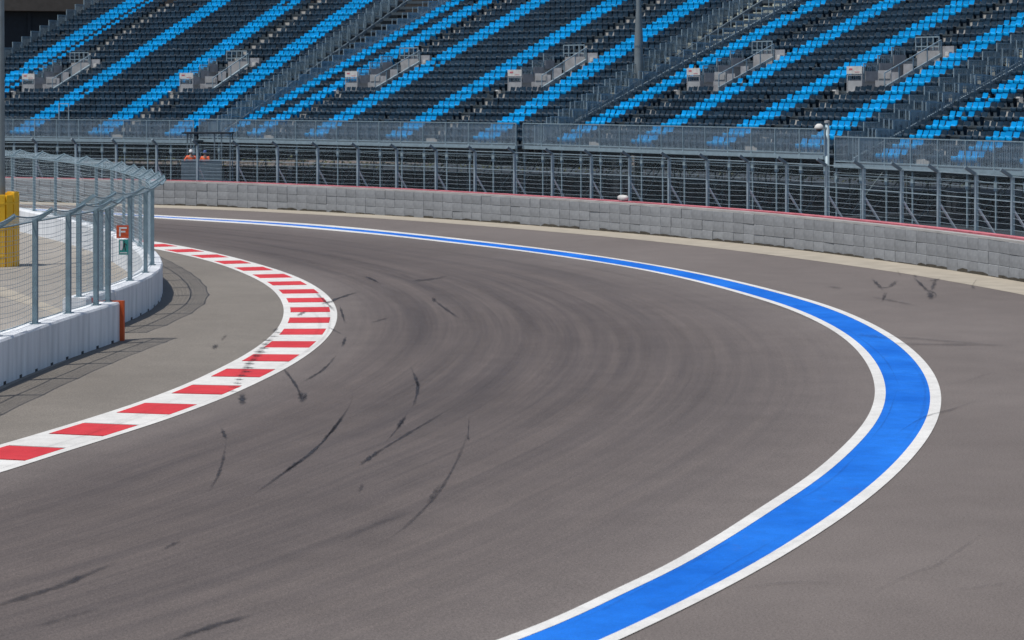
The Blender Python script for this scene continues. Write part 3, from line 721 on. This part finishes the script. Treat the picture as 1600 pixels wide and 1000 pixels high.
# ------------------------------------------------------------------ grandstand sections
PIT, DEP, RIS = .47, 1.05, .45
SEC = [  # label, theta, ref x, ref scale, x left, x right, deck z, bands (px at the front row), single columns, voms (px), aisle
    dict(n='leftmost', th=30, rx=150, rs=23.2, x0=-205, x1=302, z=2.98, bands=[-130, 15, 135, 254], singles=[-92], aisles=[-78, 170]),
    dict(n='left middle', th=43, rx=560, rs=25.3, x0=311, x1=806, z=3.05, bands=[330, 387, 477, 605, 740], singles=[], aisles=[410, 664]),
    dict(n='right middle', th=55, rx=1050, rs=29.3, x0=817, x1=1288, z=3.05, bands=[865, 983, 1100, 1238], singles=[], aisles=[917, 1160]),
    dict(n='rightmost', th=60.5, rx=1450, rs=33.9, x0=1304, x1=1800, z=2.70, bands=[1364, 1489, 1591, 1700], singles=[], aisles=[1420, 1645]),
]
NR = 23
def seat_mesh(mt):
    m = MB(); hw = .207
    # profile from the front lip over the pan, up the back: (y, z, half width)
    prof = [(.0, .20, .185), (-.04, .30, .205), (-.035, .40, hw), (.03, .44, hw), (.20, .415, hw), (.36, .42, hw * .97), (.42, .48, hw * .95), (.45, .60, hw), (.47, .675, hw * .95), (.48, .70, hw * .72), (.51, .69, hw * .70)]
    for y, z, h in prof:
        m.v += [(-h, y - .02, z + .015), (0, y + .045, z - .02), (h, y - .02, z + .015)]
    for i in range(len(prof) - 1):
        for j in range(2): a = i * 3 + j; m.f.append((a, a + 1, a + 4, a + 3)); m.m.append(0)
    # bracket under the pan
    k = len(m.v); m.v += [(-.03, .12, .42), (.03, .12, .42), (.03, .38, 0.42), (-.03, .38, .42), (-.03, .2, 0), (.03, .2, 0), (.03, .34, 0), (-.03, .34, 0)]
    for f in ((0, 1, 5, 4), (1, 2, 6, 5), (2, 3, 7, 6), (3, 0, 4, 7)): m.f.append(tuple(k + i for i in f)); m.m.append(0)
    return m
sb, sd = seat_mesh(0).mesh('seat', 'seat_blue'), seat_mesh(0).mesh('seat', 'seat_dark')
seat_proto = seat_mesh(0)
step_me = MB(); step_me.box(-.47, .47, 0, .5, 0, .225); step_me = step_me.mesh('step', 'stair_pale')
nstep_me = MB(); nstep_me.box(-.22, .22, 0, .6, 0, .225); nstep_me = nstep_me.mesh('narrow_step', 'stair_pale')
stub_me = MB(); stub_me.box(-.05, .05, -.03, .05, -.25, 0); stub_me.bar((0, 0, 0), (0, 0, 1.25), .05); stub_me = stub_me.mesh('rail_post', 'galv')
sections = []
for si, q in enumerate(SEC):
    th = R(q['th']); u = Vector((math.cos(th), -math.sin(th), 0)); v = Vector((math.sin(th), math.cos(th), 0))
    d0 = F / q['rs']; P0 = Vector(((q['rx'] - 800) * d0 / F, d0, 0))
    def hit(px):                              # distance along the front line from P0 of the point that shows at column px
        k = (px - 800) / F; return (k * P0.y - P0.x) / (u.x - k * u.y)
    t0, t1 = hit(q['x0']), hit(q['x1']); P0 = P0 + v * 1.5; O = P0 + u * t0; L = t1 - t0    # the seats begin 1.5 m behind the front railing
    root = empty('grandstand', O, -th, label={0: 'grandstand section furthest left, ending in a stepped side railing', 1: 'second grandstand section from the left, its right end beside the tall dark mast', 2: 'third grandstand section from the left, right of the tall dark mast', 3: 'grandstand section furthest right with the lower front deck'}[si], cat='grandstand', group='grandstand sections round the bend')
    nc = int(L / PIT); colx = lambda c: (c + .5) * PIT
    cof = lambda px: int((hit(px) - t0) / PIT)
    z0 = q['z']
    blue = set(); single = set()
    for b in q['bands']:
        for c in range(cof(b), cof(b) + 4): blue.add(c)
    for s_ in q['singles']: single.add(cof(s_))
    ais = [cof(a) for a in q['aisles']]
    V0, V1 = 7, 11                             # rows cut out by each entrance
    def state(c, r):
        for a in ais:
            if r <= V0 and c in (a, a + 1): return 'aisle'
            if V0 <= r < V1 and a + 1 <= c <= a + 6: return 'hole'
            if V0 <= r <= V1 and c == a + 7: return 'aisle'
            if r in (V1, V1 - 1) and a + 7 <= c <= a + 8: return 'aisle'
            if r == V1 and a + 3 <= c <= a + 8: return 'aisle'
            if r > V1 and c in (a + 2, a + 3): return 'aisle'
        return 'seat'
    def world(c, r, dz=.6): return O + u * colx(c) + v * (r * DEP + .3) + Vector((0, 0, z0 + r * RIS + dz))
    seats = []
    for r in range(NR):
        runs = []; start = None
        for c in range(nc + 1):
            st = state(c, r) if c < nc else 'hole'
            if st != 'hole' and start is None: start = c
            if (st == 'hole') and start is not None: runs.append((start, c)); start = None
            if c < nc and st == 'seat':
                if random.random() < .006 and r > 1: continue
                p = world(c, r); x = 800 + p.x * F / p.y; y = YH + (H - p.z) * F / p.y
                seats.append((c, r, p.y if (-6 < x < 1606 and -6 < y < 260) else 1e6 + p.y))
        m = MB()
        for a, b in runs: m.box(a * PIT, b * PIT, r * DEP, r * DEP + DEP + .05, z0 + r * RIS - .10, z0 + r * RIS)
        for a, b in runs: m.box(a * PIT + .01, b * PIT - .01, r * DEP + .02, r * DEP + .06, z0 + r * RIS - RIS + .002, z0 + r * RIS - .102, 1)
        m.build('row_platform', ['deck', 'riser'], root)
        for a in ais:
            for off, lo, hi in ((0, 0, V0), (2, V1, NR)):
                if lo <= r < hi and 0 <= a + off < nc - 1:
                    put('step', step_me, root, (colx(a + off) + PIT / 2, r * DEP + .5, z0 + r * RIS + .002))
    seats.sort(key=lambda s: s[2])
    restm = MB()
    col_jit = {}
    for k, (c, r, dd) in enumerate(seats):
        isb = c in blue or (c in single and r >= 3)
        x, y, z = colx(c), r * DEP + .28, z0 + r * RIS + .002
        if k < 300:
            o = put('seat', sb if isb else sd, root, (x + random.uniform(-.008, .008), y, z)); o.rotation_euler = (random.gauss(0, .03), 0, random.gauss(0, .025))
        else:
            kk = len(restm.v); tl = random.gauss(0, .03); jx = random.uniform(-.008, .008); restm.v += [(a + x + jx, b + y - tl * cc, cc + z + tl * b) for a, b, cc in seat_proto.v]
            restm.f += [tuple(i + kk for i in f) for f in seat_proto.f]; restm.m += [0 if isb else 1] * len(seat_proto.f)
    o = restm.build('seat_rows', ['seat_blue', 'seat_dark'], root); o['kind'] = 'stuff'; o['label'] = 'rows of blue and dark plastic seats higher up'
    # entrances
    for ai, a in enumerate(ais):
        x0, x1 = (a + 1) * PIT, (a + 7) * PIT
        if x1 > nc * PIT: continue
        for r in range(V0, V1): put('narrow_step', nstep_me, root, ((a + 7.5) * PIT, r * DEP + .4, z0 + r * RIS + .002))
        y0, y1 = V0 * DEP, V1 * DEP; zf = z0 + (V0 - 2) * RIS; zt = z0 + V1 * RIS
        m = MB(); m.box(x0 + .02, x1 - .02, y0 + .06, y1 + .5, zf - .1, zf); m.build('entrance_floor', 'alu', root)
        m = MB(); m.box(x0 + 1.1, x1 - .01, y1 - .06, y1 - .012, zt - .8, zt + .38); m.build('entrance_back_panel', 'alu', root)
        m = MB(); m.box(x0 + .01, x1 - .01, y1 + .1, y1 + .15, zf, zt - .12); m.build('entrance_back_wall', 'black_cladding_backdrop', root)
        for sx_, mt in ((x0 + .03, 'panel_grey'), (x1 - .03, 'panel_grey')):
            m = MB()
            for r in range(V0, V1): m.box(sx_ - .02, sx_ + .02, r * DEP + .07, r * DEP + DEP + .06, zf, z0 + r * RIS + .12)
            m.build('entrance_side_panel', mt, root)
        for r in range(V0, V1):
            zz = z0 + r * RIS; m = MB(); m.box(x0 + .13, x0 + .16, r * DEP + .14, (r + 1) * DEP + .02, zz + .06, zz + .62); m.build('entrance_infill_panel', 'pale_panel', root)
            m = MB(); m.box(x0 + .75, x0 + 1.45, r * DEP + .30, r * DEP + .33, zz - .55, zz + .12); m.build('entrance_step_panel', 'pale_panel', root)
        # railing round the opening: stepped along the left side, sloping handrail on the right, frame across the back
        m = MB()
        for r in range(V0, V1):
            zz = z0 + r * RIS; ya, yb = r * DEP + .1, (r + 1) * DEP
            for yy in (ya, yb): m.bar((x0 + .08, yy, zz), (x0 + .08, yy, zz + 1.05), .06)
            m.bar((x0 + .08, ya, zz + 1.02), (x0 + .08, yb, zz + 1.02), .06); m.bar((x0 + .08, ya, zz + .55), (x0 + .08, yb, zz + .55), .04)
            for kx in range(1, 7): yy = ya + (yb - ya) * kx / 7; m.bar((x0 + .08, yy, zz + .1), (x0 + .08, yy, zz + 1.02), .022)
        m.build('entrance_railing', 'galv', root)
        m = MB()
        for k in range(5):
            xx = x0 + .95 + (x1 - x0 - 1.05) * k / 4; m.bar((xx, y1, zt + .4), (xx, y1, zt + 1.15), .05)
        m.bar((x0 + .95, y1, zt + 1.13), (x1 - .1, y1, zt + 1.13), .06); m.bar((x0 + .95, y1, zt + .62), (x1 - .1, y1, zt + .62), .05)
        m.build('back_railing', 'galv', root)
        m = MB(); zs = z0 + V0 * RIS
        m.bar((x1 + .05, y0, zs + .15), (x1 + .05, y1, zs + (V1 - V0) * RIS + .15), .12, .16); m.bar((x1 + .05, y0, zs + .95), (x1 + .05, y1, zs + (V1 - V0) * RIS + .95), .05)
        for k in range(5): yy = y0 + (y1 - y0) * k / 4; zz = zs + k * RIS; m.bar((x1 + .05, yy, zz), (x1 + .05, yy, zz + .95), .05)
        m.build('handrail', 'galv', root)
        # front gate with its notice, then a solid grey box panel
        m = MB()
        for xx in (x0 + .02, x0 + 1.15): m.bar((xx, y0, zs - .1), (xx, y0, zs + 1.3), .06)
        m.bar((x0, y0, zs + .85), (x0 + 1.2, y0, zs + .85), .05)
        m.box(x0 + .06, x0 + 1.11, y0 - .012, y0 + .012, zs - .05, zs + .55)
        m.build('gate', 'panel_grey', root)
        m = MB(); m.box(x0, x0 + 1.2, y0 - .05, y0 - .03, zs + .92, zs + 1.33)
        nb = m.build('notice', 'panel_pale', root)
        m = MB(); m.box(x0 + .18, x0 + .46, y0 - .056, y0 - .052, zs + 1.12, zs + 1.22); m.box(x0 + .62, x0 + 1.02, y0 - .056, y0 - .052, zs + 1.0, zs + 1.03)
        m.build('print', 'red_print', nb)
        m = MB(); m.box(x0 + 1.75, x0 + 2.75, y0 + .6, y0 + .64, zs + .35, zs + 1.1); m.build('box_panel', 'panel_grey', root)
        m = MB(); m.box(x0 + 1.8, x0 + 2.7, y0 + .56, y0 + .58, zs + .65, zs + .95); m.build('pale_plate', 'alu', root)
        for (lx, ly, lz) in ((x0 - .75, y0 - .4, zs - .2), (x1 + .5, y1 - .15, zt + .05), (x0 + .45, y0 - .2, zs - .25)):
            m = MB(); m.box(lx, lx + .28, ly, ly + .2, lz, lz + .26); m.box(lx + .03, lx + .25, ly - .02, ly, lz + .03, lz + .22); m.build('lamp_box', 'panel_pale', root)
        m = MB(); m.box((a + 5) * PIT, (a + 8) * PIT, y1 + .02, y1 + .9, zt + .003, zt + .03); m.build('landing', 'stair_pale', root)
        m = MB(); m.box((a + 5) * PIT + .02, (a + 9) * PIT, y1 + .06, y1 + .10, zt - .30, zt + .62); m.build('landing_riser', 'pale_panel', root)
    # front deck, beam and railing
    yf = -1.5
    m = MB(); m.box(0, L, yf, -.005, z0 - .14, z0 - .02); m.build('front_deck', 'deck', root)
    m = MB(); m.box(0, L, yf - .06, yf - .005, z0 - .22, z0 - .02); m.build('deck_edge_beam', 'galv', root)
    m = MB(); m.box(0, L, yf - .08, yf - .03, z0 - .60, z0 - .55); m.build('lower_beam', 'galv_dark', root)
    npan = int(round(L / 1.9)); pw = L / npan
    pan = MB(); pan.bar((0, 0, 1.27), (pw, 0, 1.27), .05); pan.bar((0, 0, .08), (pw, 0, .08), .05)
    for k in range(1, 17): pan.bar((pw * k / 17, 0, .08), (pw * k / 17, 0, 1.27), .016)
    pan_me = pan.mesh('railing_panel', 'galv')
    sh = MB(); sh.quad((.02, 0, .1), (pw - .02, 0, .1), (pw - .02, 0, 1.25), (.02, 0, 1.25)); sh_me = sh.mesh('mesh_infill', 'net_rail')
    ul = sh_me.uv_layers.new(name='UVMap')
    for lp in sh_me.loops: c_ = sh_me.vertices[lp.vertex_index].co; ul.data[lp.index].uv = (c_.x, c_.z)
    cm = MB(); cm.bar((0, 0, -z0), (0, 0, -.1), .07); cm.box(-.1, .1, -.05, .05, -.95, -.5); cm_me = cm.mesh('column', 'galv')
    for k in range(npan):
        o = put('railing_panel', pan_me, root, (k * pw, yf + .02, z0)); put('mesh_infill', sh_me, o, (0, .03, 0))
    for k in range(npan + 1):
        put('rail_post', stub_me, root, (k * pw, yf + .02, z0)); put('column', cm_me, root, (min(L - .05, k * pw + .01), yf + .12, z0))
    m = MB()
    for k in range(npan + 1):                  # scaffold behind the front columns
        xx = min(L - .1, k * pw + .12)
        for r in ((4,) if k % 2 == 0 else (5,)):
            m.bar((xx, r * DEP, 0), (xx, r * DEP, z0 + r * RIS - .3), .06)
        if k % 2 == 0:
            for r in (4,): m.bar((xx, .4, .1), (xx, 4 * DEP, z0 + .6), .05)
    for z in (1.3, 2.3):
        for r in (0, 4): m.bar((0, r * DEP + .05, z), (L, r * DEP + .05, z), .03)
    for k in range(0, npan, 3): m.bar((k * pw, 3.1, .1), ((k + 1.2) * pw, 3.1, 2.6), .05)
    m.build('scaffold', 'galv_dark', root)
    m = MB(); m.box(-.3, L + 1.5, 7.0, 7.06, 0, 1.0); m.build('lower_shade_backdrop', 'black_cladding_backdrop', root)  # two black sheets added behind the columns to deepen the shade under the deck
    m = MB(); m.box(-.3, L + 1.5, 7.0, 7.06, 1.5, z0 + 5 * RIS); m.build('upper_shade_backdrop', 'black_cladding_backdrop', root)
    if si == 0:
        gx = hit(121) - t0
        for dx in (-.42, .42):
            m = MB(); m.bar((gx + dx, yf + .1, z0), (gx + dx, yf + .1, z0 + 2.35), .06); m.build('gate_post', 'galv', root)
        m = MB(); m.bar((gx - .45, yf + .1, z0 + 2.35), (gx + .45, yf + .1, z0 + 2.35), .06); m.build('gate_lintel', 'galv', root)
    # stepped railings up both sides
    for side_x, nm in ((-.06, 'side_railing'), (L + .06, 'side_railing')):
        m = MB()
        for r in range(NR):
            zz = z0 + r * RIS; ya, yb = r * DEP + .05, (r + 1) * DEP - .02
            for yy in (ya, yb): m.bar((side_x, yy, zz - .1), (side_x, yy, zz + 1.15), .055)
            for h_ in (1.13, .12): m.bar((side_x, ya, zz + h_), (side_x, yb, zz + h_), .055)
            for kx in range(1, 8): yy = ya + (yb - ya) * kx / 8; m.bar((side_x, yy, zz + .12), (side_x, yy, zz + 1.13), .02)
        sr = m.build(nm, 'galv', root)
        m = MB()
        for r in range(NR): zz = z0 + r * RIS; m.quad((side_x + .01, r * DEP + .08, zz + .14), (side_x + .01, (r + 1) * DEP - .05, zz + .14), (side_x + .01, (r + 1) * DEP - .05, zz + 1.1), (side_x + .01, r * DEP + .08, zz + 1.1))
        me_ = m.mesh('mesh_infill', 'net_side'); ul = me_.uv_layers.new(name='UVMap')
        for lp in me_.loops: c_ = me_.vertices[lp.vertex_index].co; ul.data[lp.index].uv = (c_.y, c_.z)
        put('mesh_infill', me_, sr)
        m = MB()
        for r in range(NR): m.box(side_x - .03, side_x + .03, r * DEP + .03, (r + 1) * DEP + .02, z0 + r * RIS - .75, z0 + r * RIS - .1)
        m.build('side_fascia', 'deck', root)
    sections.append(dict(O=O, u=u, v=v, L=L, z=z0))

# stair flights in the wedges between the sections
for k in range(3):
    A_, B_ = sections[k], sections[k + 1]
    pa = A_['O'] + A_['u'] * (A_['L'] + .35); pb = B_['O'] - B_['u'] * .35
    va, vb = A_['v'], B_['v']; z0 = min(A_['z'], B_['z'])
    name = ['narrow wedge stair between the two left grandstand sections', 'wedge stair beside the tall mast between the middle grandstand sections', 'wedge stair with double railings left of the rightmost grandstand section'][k]
    root = empty('stair_flight', (pa + pb) / 2, label=name, cat='stairs', group='stairs between grandstand sections')
    def PP(r, s, z): 
        a_ = pa + va * r * DEP; b_ = pb + vb * r * DEP; p = a_.lerp(b_, s); return Vector((p.x, p.y, z)) - root.location
    for r in range(NR):
        z = z0 + r * RIS; m = MB()
        c = [PP(r, .04, z), PP(r, .96, z), PP(r + .9, .96, z), PP(r + .9, .04, z)]
        m.v = [tuple(p) for p in c] + [tuple(p - Vector((0, 0, .2))) for p in c]
        m.f = [(0, 1, 2, 3), (0, 4, 5, 1), (1, 5, 6, 2), (2, 6, 7, 3), (3, 7, 4, 0)]; m.m = [0] * 5
        m.build('tread', 'deck', root)
    m = MB(); m.bar(PP(0, .9, z0 + .1), PP(NR, .9, z0 + NR * RIS + .1), .16 if k else .08, .22 if k else .1); m.build('stringer', 'galv' if k else 'galv_dark', root)
    m = MB(); m.bar(PP(0, .1, z0 - .1), PP(NR, .1, z0 + NR * RIS - .1), .14, .2); m.build('stringer', 'galv_dark', root)
    for s_ in (.06, .94):
        m = MB()
        for r in range(0, NR):
            z = z0 + r * RIS
            m.bar(PP(r + .05, s_, z), PP(r + .05, s_, z + 1.2), .05); m.bar(PP(r + .95, s_, z), PP(r + .95, s_, z + 1.2), .05)
            m.bar(PP(r + .05, s_, z + 1.18), PP(r + .95, s_, z + 1.18), .055); m.bar(PP(r + .05, s_, z + .6), PP(r + .95, s_, z + .6), .045)
        m.build('railing', 'galv', root)

# tall mast in the gap between the middle sections
s1 = sections[1]; pm_ = s1['O'] + s1['u'] * (s1['L'] + .8) + s1['v'] * 5.6
dm = F / 25.6; base = Vector(((998 - 800) * dm / F, dm, 0))
mast2 = empty('light_mast', base, label='tall dark tapering mast standing among the seats, centre right', cat='mast')
m = MB(); m.lathe([(.27, 0), (.27, 9.2), (.25, 9.6), (.16, 11.2), (.14, 20)], 16); m.build('pole', 'steel_mast', mast2, True)
m = MB(); m.lathe([(.29, 8.9), (.29, 9.0)], 16); m.lathe([(.40, 0), (.40, .05), (.27, .05)], 16); m.build('collar', 'galv_dark', mast2)

# pole with a camera housing
cp = at_x(resample(offset(cWB, 2.3), n=2000), 1292); 
cctv = empty('camera_pole', cp, label='stout grey pole with a white domed camera at its top', cat='pole')
sc = F / cp.y; zt = H - (190 - YH) / sc
m = MB(); m.lathe([(.13, 0), (.13, .05), (.095, .06), (.085, zt), (.0, zt + .01)], 12); m.build('pole', 'galv', cctv, True)
m = MB(); m.lathe([(.10, zt - .06), (.115, zt - .05), (.115, zt + .03), (.0, zt + .05)], 12); m.build('pole_cap', 'panel_grey', cctv)
m = MB(); m.bar((0, -.05, zt - .25), (-.34, -.12, zt - .25), .05); m.build('bracket', 'galv', cctv)
m = MB(); m.lathe([(.0, .17), (.08, .16), (.15, .10), (.19, .01), (.18, -.04), (.1, -.05)], 14, (-.34, -.12, zt - .25)); o = m.build('camera_housing', 'panel_pale', cctv, True)
m = MB(); m.lathe([(.12, -.05), (.1, -.11), (.05, -.15), (0, -.16)], 12, (-.34, -.12, zt - .25)); m.build('camera_dome', 'ink', o, True)

# white sack lying behind the barrier
p = at_x(resample(offset(cWB, .8), n=2000), 974)
m = MB()
for iz, (z, s_) in enumerate(((0, .9), (.06, 1.0), (.14, .95), (.19, .7), (.205, .3))):
    for j in range(12):
        a = 2 * math.pi * j / 12; rr = 1 / max(abs(math.cos(a)), abs(math.sin(a))) ** .6; m.v.append((.30 * s_ * rr * math.cos(a) * (1 + .05 * math.sin(5 * a + iz)), .16 * s_ * rr * math.sin(a), z))
for iz in range(4):
    for j in range(12): a = iz * 12 + j; b = iz * 12 + (j + 1) % 12; m.f.append((a, b, b + 12, a + 12)); m.m.append(0)
m.f.append(tuple(range(48, 60))); m.m.append(0)
o = m.build('white_sack', 'panel_pale', None, True); o.location = p + Vector((0, 0, BARH + .145)); o.rotation_euler = (0, 0, -.9); tag(o, 'small white sack lying on top of the grey barrier', 'sack')

# ------------------------------------------------------------------ marshal post with two marshals
d = 134.0; s = F / d
def W(x, y): return Vector(((x - 800) / s, d, H - (y - YH) / s))
c = W(321, 280); c.z = 0
mp = empty('marshal_post', c, label='open marshal post with flat dark roof and grey slatted front behind the fence', cat='shelter')
hw = 38 / s; fl = 1.08; pt = H - (251 - YH) / s; rt = H - (208.5 - YH) / s
for k in range(7):                              # corrugated front boards
    zz = fl - .1 + (pt - fl + .1) * k / 7; hh = (pt - fl + .1) / 7
    m = MB(); m.box(-hw, hw - .5, -.03, .0, zz + .012, zz + hh - .012); m.build('board', 'galv_dark', mp)
m = MB(); m.box(-hw + .01, hw - .51, .003, .015, fl - .1, pt - .01); m.build('board_backing', 'galv_dark', mp)
m = MB(); m.box(-hw, hw, 0.02, 2.3, fl - .1, fl - .02); m.build('floor', 'deck', mp)
m = MB(); m.box(-hw - .05, hw - .02, .62, 2.4, rt - .04, rt + .05); m.build('roof', 'black_cladding_backdrop', mp)
for x in (-hw + .45, hw - .95, hw - .55, hw - .06):
    m = MB(); m.bar((x, .7, 0), (x, .7, rt - .04), .07); m.build('post', 'galv_dark', mp)
for x in (-hw + .05, hw - .1):
    m = MB(); m.bar((x, 2.2, 0), (x, 2.2, rt - .04), .07); m.build('post', 'galv_dark', mp)
m = MB(); m.bar((-hw, -.02, pt + .03), (hw, -.02, pt + .03), .06); m.build('rail', 'galv', mp)

def skin_mesh(name, verts, edges, mt, sub=2):
    me = bpy.data.meshes.new(name); me.from_pydata([v[:3] for v in verts], edges, []); me.materials.append(MT[mt])
    o = bpy.data.objects.new(name, me); C.objects.link(o)
    sk = o.modifiers.new('skin', 'SKIN'); sv = me.skin_vertices[0].data
    for i, v in enumerate(verts): sv[i].radius = (v[3], v[4] if len(v) > 4 else v[3])
    sv[0].use_root = True; sk.use_smooth_shade = True
    ss = o.modifiers.new('sub', 'SUBSURF'); ss.levels = ss.render_levels = sub
    return o
def person(loc, rz, label, cap_mat, arms):
    root = empty('person', loc, rz, label, 'person', 'marshals at the post')
    V = [(0, 0, .95, .145, .10), (0, 0, 1.15, .13, .10), (0, -.01, 1.36, .16, .11), (0, 0, 1.47, .07, .065), (0, -.01, 1.55, .05), (0, -.02, 1.63, .075, .09), (0, -.02, 1.73, .07, .085)]
    E = [(0, 1), (1, 2), (2, 3), (3, 4), (4, 5), (5, 6)]
    for sgn in (-1, 1):
        k = len(V); V += [(sgn * .10, 0, .85, .09), (sgn * .11, -.01, .48, .06), (sgn * .11, .02, .09, .045), (sgn * .12, -.12, .04, .035)]; E += [(0, k), (k, k + 1), (k + 1, k + 2), (k + 2, k + 3)]
        el, wr = arms[0 if sgn < 0 else 1]
        k = len(V); V += [(sgn * .20, 0, 1.40, .06), (sgn * el[0], el[1], el[2], .042), (sgn * wr[0], wr[1], wr[2], .03), (sgn * wr[0] * .97, wr[1] - .08, wr[2] - .02, .025)]
        E += [(2, k), (k, k + 1), (k + 1, k + 2), (k + 2, k + 3)]
        h0 = Vector(V[k + 3][:3])
        for f in range(5):                       # four fingers and a thumb leaving the side of the palm
            kk = len(V); dx = (f - 1.5) * .018 if f < 4 else -sgn * .045
            st = k + 3 if f < 4 else k + 2; L_ = (.05, .06, .055, .042, .04)[f]
            V += [(h0.x + dx, h0.y - .02, h0.z, .009), (h0.x + dx * 1.1, h0.y - .02 - L_ * .6, h0.z - .012, .009), (h0.x + dx * 1.1, h0.y - .02 - L_, h0.z - .035, .008)]
            E += [(st, kk), (kk, kk + 1), (kk + 1, kk + 2)]
    b = skin_mesh('body', V, E, 'skin'); b.parent = root
    V = [(0, 0, .92, .165, .12), (0, 0, 1.15, .155, .12), (0, -.01, 1.36, .185, .13), (0, 0, 1.46, .10, .085)]; E = [(0, 1), (1, 2), (2, 3)]
    for sgn in (-1, 1):
        el, wr = arms[0 if sgn < 0 else 1]; k = len(V)
        V += [(sgn * .21, 0, 1.40, .085), (sgn * el[0], el[1], el[2], .062), (sgn * (wr[0] * .92 + el[0] * .08), wr[1] * .92 + el[1] * .08, wr[2] * .92 + el[2] * .08, .05)]; E += [(2, k), (k, k + 1), (k + 1, k + 2)]
        k = len(V); V += [(sgn * .105, 0, .84, .11), (sgn * .115, -.01, .48, .08), (sgn * .115, .01, .12, .07)]; E += [(0, k), (k, k + 1), (k + 1, k + 2)]
    j = skin_mesh('overalls', V, E, 'hivis'); j.parent = root
    m = MB(); m.lathe([(.098, 1.66), (.104, 1.71), (.095, 1.77), (.06, 1.81), (0, 1.82)], 14, (0, -.02, 0))
    m.box(-.075, .075, -.22, -.10, 1.675, 1.69); m.build('cap', cap_mat, root, True)
    m = MB(); m.lathe([(.08, 1.56), (.097, 1.62), (.1, 1.67)], 12, (0, .012, 0)); m.build('hair', 'hair', root, True)
    m = MB()
    for x in (-.034, .034): m.box(x - .012, x + .012, -.118, -.106, 1.652, 1.664)
    m.box(-.022, .022, -.116, -.106, 1.585, 1.592); m.build('eyes_and_mouth', 'ink', root)
    m = MB(); m.v = [(-.014, -.108, 1.61), (.014, -.108, 1.61), (0, -.14, 1.612), (0, -.11, 1.655)]; m.f = [(0, 1, 2), (0, 2, 3), (1, 3, 2)]; m.m = [0] * 3; m.build('nose', 'skin', root)
    m = MB()
    for x in (-.1, .1): m.lathe([(0, 1.60), (.018, 1.62), (.02, 1.65), (0, 1.67)], 6, (x, -.01, 0))
    m.build('ears', 'skin', root); return root
pl = W(296.5, 240); pl.z = fl - .02; pl.y += .42
person(pl, .25, 'marshal in orange overalls and white cap, left of the two at the post', 'cap_white', (((.36, -.02, 1.18), (.30, -.22, 1.12)), ((.38, -.05, 1.22), (.34, -.26, 1.15))))
pl = W(319, 240); pl.z = fl - .06; pl.y += .42
person(pl, -.35, 'marshal in orange overalls and dark blue cap, right of the two at the post', 'cap_blue', (((.30, -.02, 1.14), (.24, -.25, 1.05)), ((.29, -.05, 1.14), (.2, -.26, 1.08))))

# ------------------------------------------------------------------ things behind the grandstand
root = empty('dark_hall', (-45, 205, 0), .25, 'dark hall with a grey roof fascia beyond the left end of the grandstand', 'building')
m = MB(); m.box(-45, 40, 0, 20, 0, 13.1); m.build('wall', 'black_cladding_backdrop', root)
m = MB(); m.box(-46, 41, -1.2, 21, 13.12, 18.5); m.build('roof_fascia', 'fascia', root)
for k in range(9):
    m = MB(); m.box(-44 + k * 9.4, -43.7 + k * 9.4, -.15, -.01, 0, 13.1); m.build('mullion', 'black_cladding_backdrop', root)
for i, sct in enumerate(sections):              # low hedges on the far side, glimpsed under the decks
    O_, u_, v_ = sct['O'], sct['u'], sct['v']; root = empty('hedge', O_ + v_ * 29, math.atan2(u_.y, u_.x), ['low hedge glimpsed under the leftmost grandstand section', 'low hedge glimpsed under the second grandstand section', 'low hedge glimpsed under the third grandstand section', 'low hedge glimpsed under the rightmost grandstand section'][i], 'hedge', 'hedges under the grandstand')
    m = MB(); rnd = random.Random(i)
    for k in range(4200):
        x = rnd.uniform(-3, sct['L'] + 6); dens_ = .5 + .5 * math.sin(x * .9 + i) * math.sin(x * .37)
        if rnd.random() > .35 + .65 * dens_: continue
        z = .1 + (.9 + .5 * dens_) * rnd.random() ** .8; y = rnd.uniform(-.45, .45); a = rnd.uniform(0, 6.28); e = rnd.uniform(-.8, .8); s_ = rnd.uniform(.06, .14)
        t = Vector((math.cos(a) * math.cos(e), math.sin(a) * math.cos(e), math.sin(e))); b = t.cross(Vector((rnd.random(), rnd.random(), rnd.random()))).normalized(); c = Vector((x, y, z))
        m.quad(c - t * s_, c + b * s_ * .5, c + t * s_, c - b * s_ * .5)
    o = m.build('foliage', 'leaf', root); o['kind'] = 'stuff'
    m = MB()
    for k in range(int(sct['L'] / .8)): x = k * .8 + rnd.uniform(0, .3); m.tube([(x, 0, 0), (x + .05, .05, .6), (x - .05, 0, 1.2)], .03, 5, r1=.01)
    m.build('stems', 'stem', root)
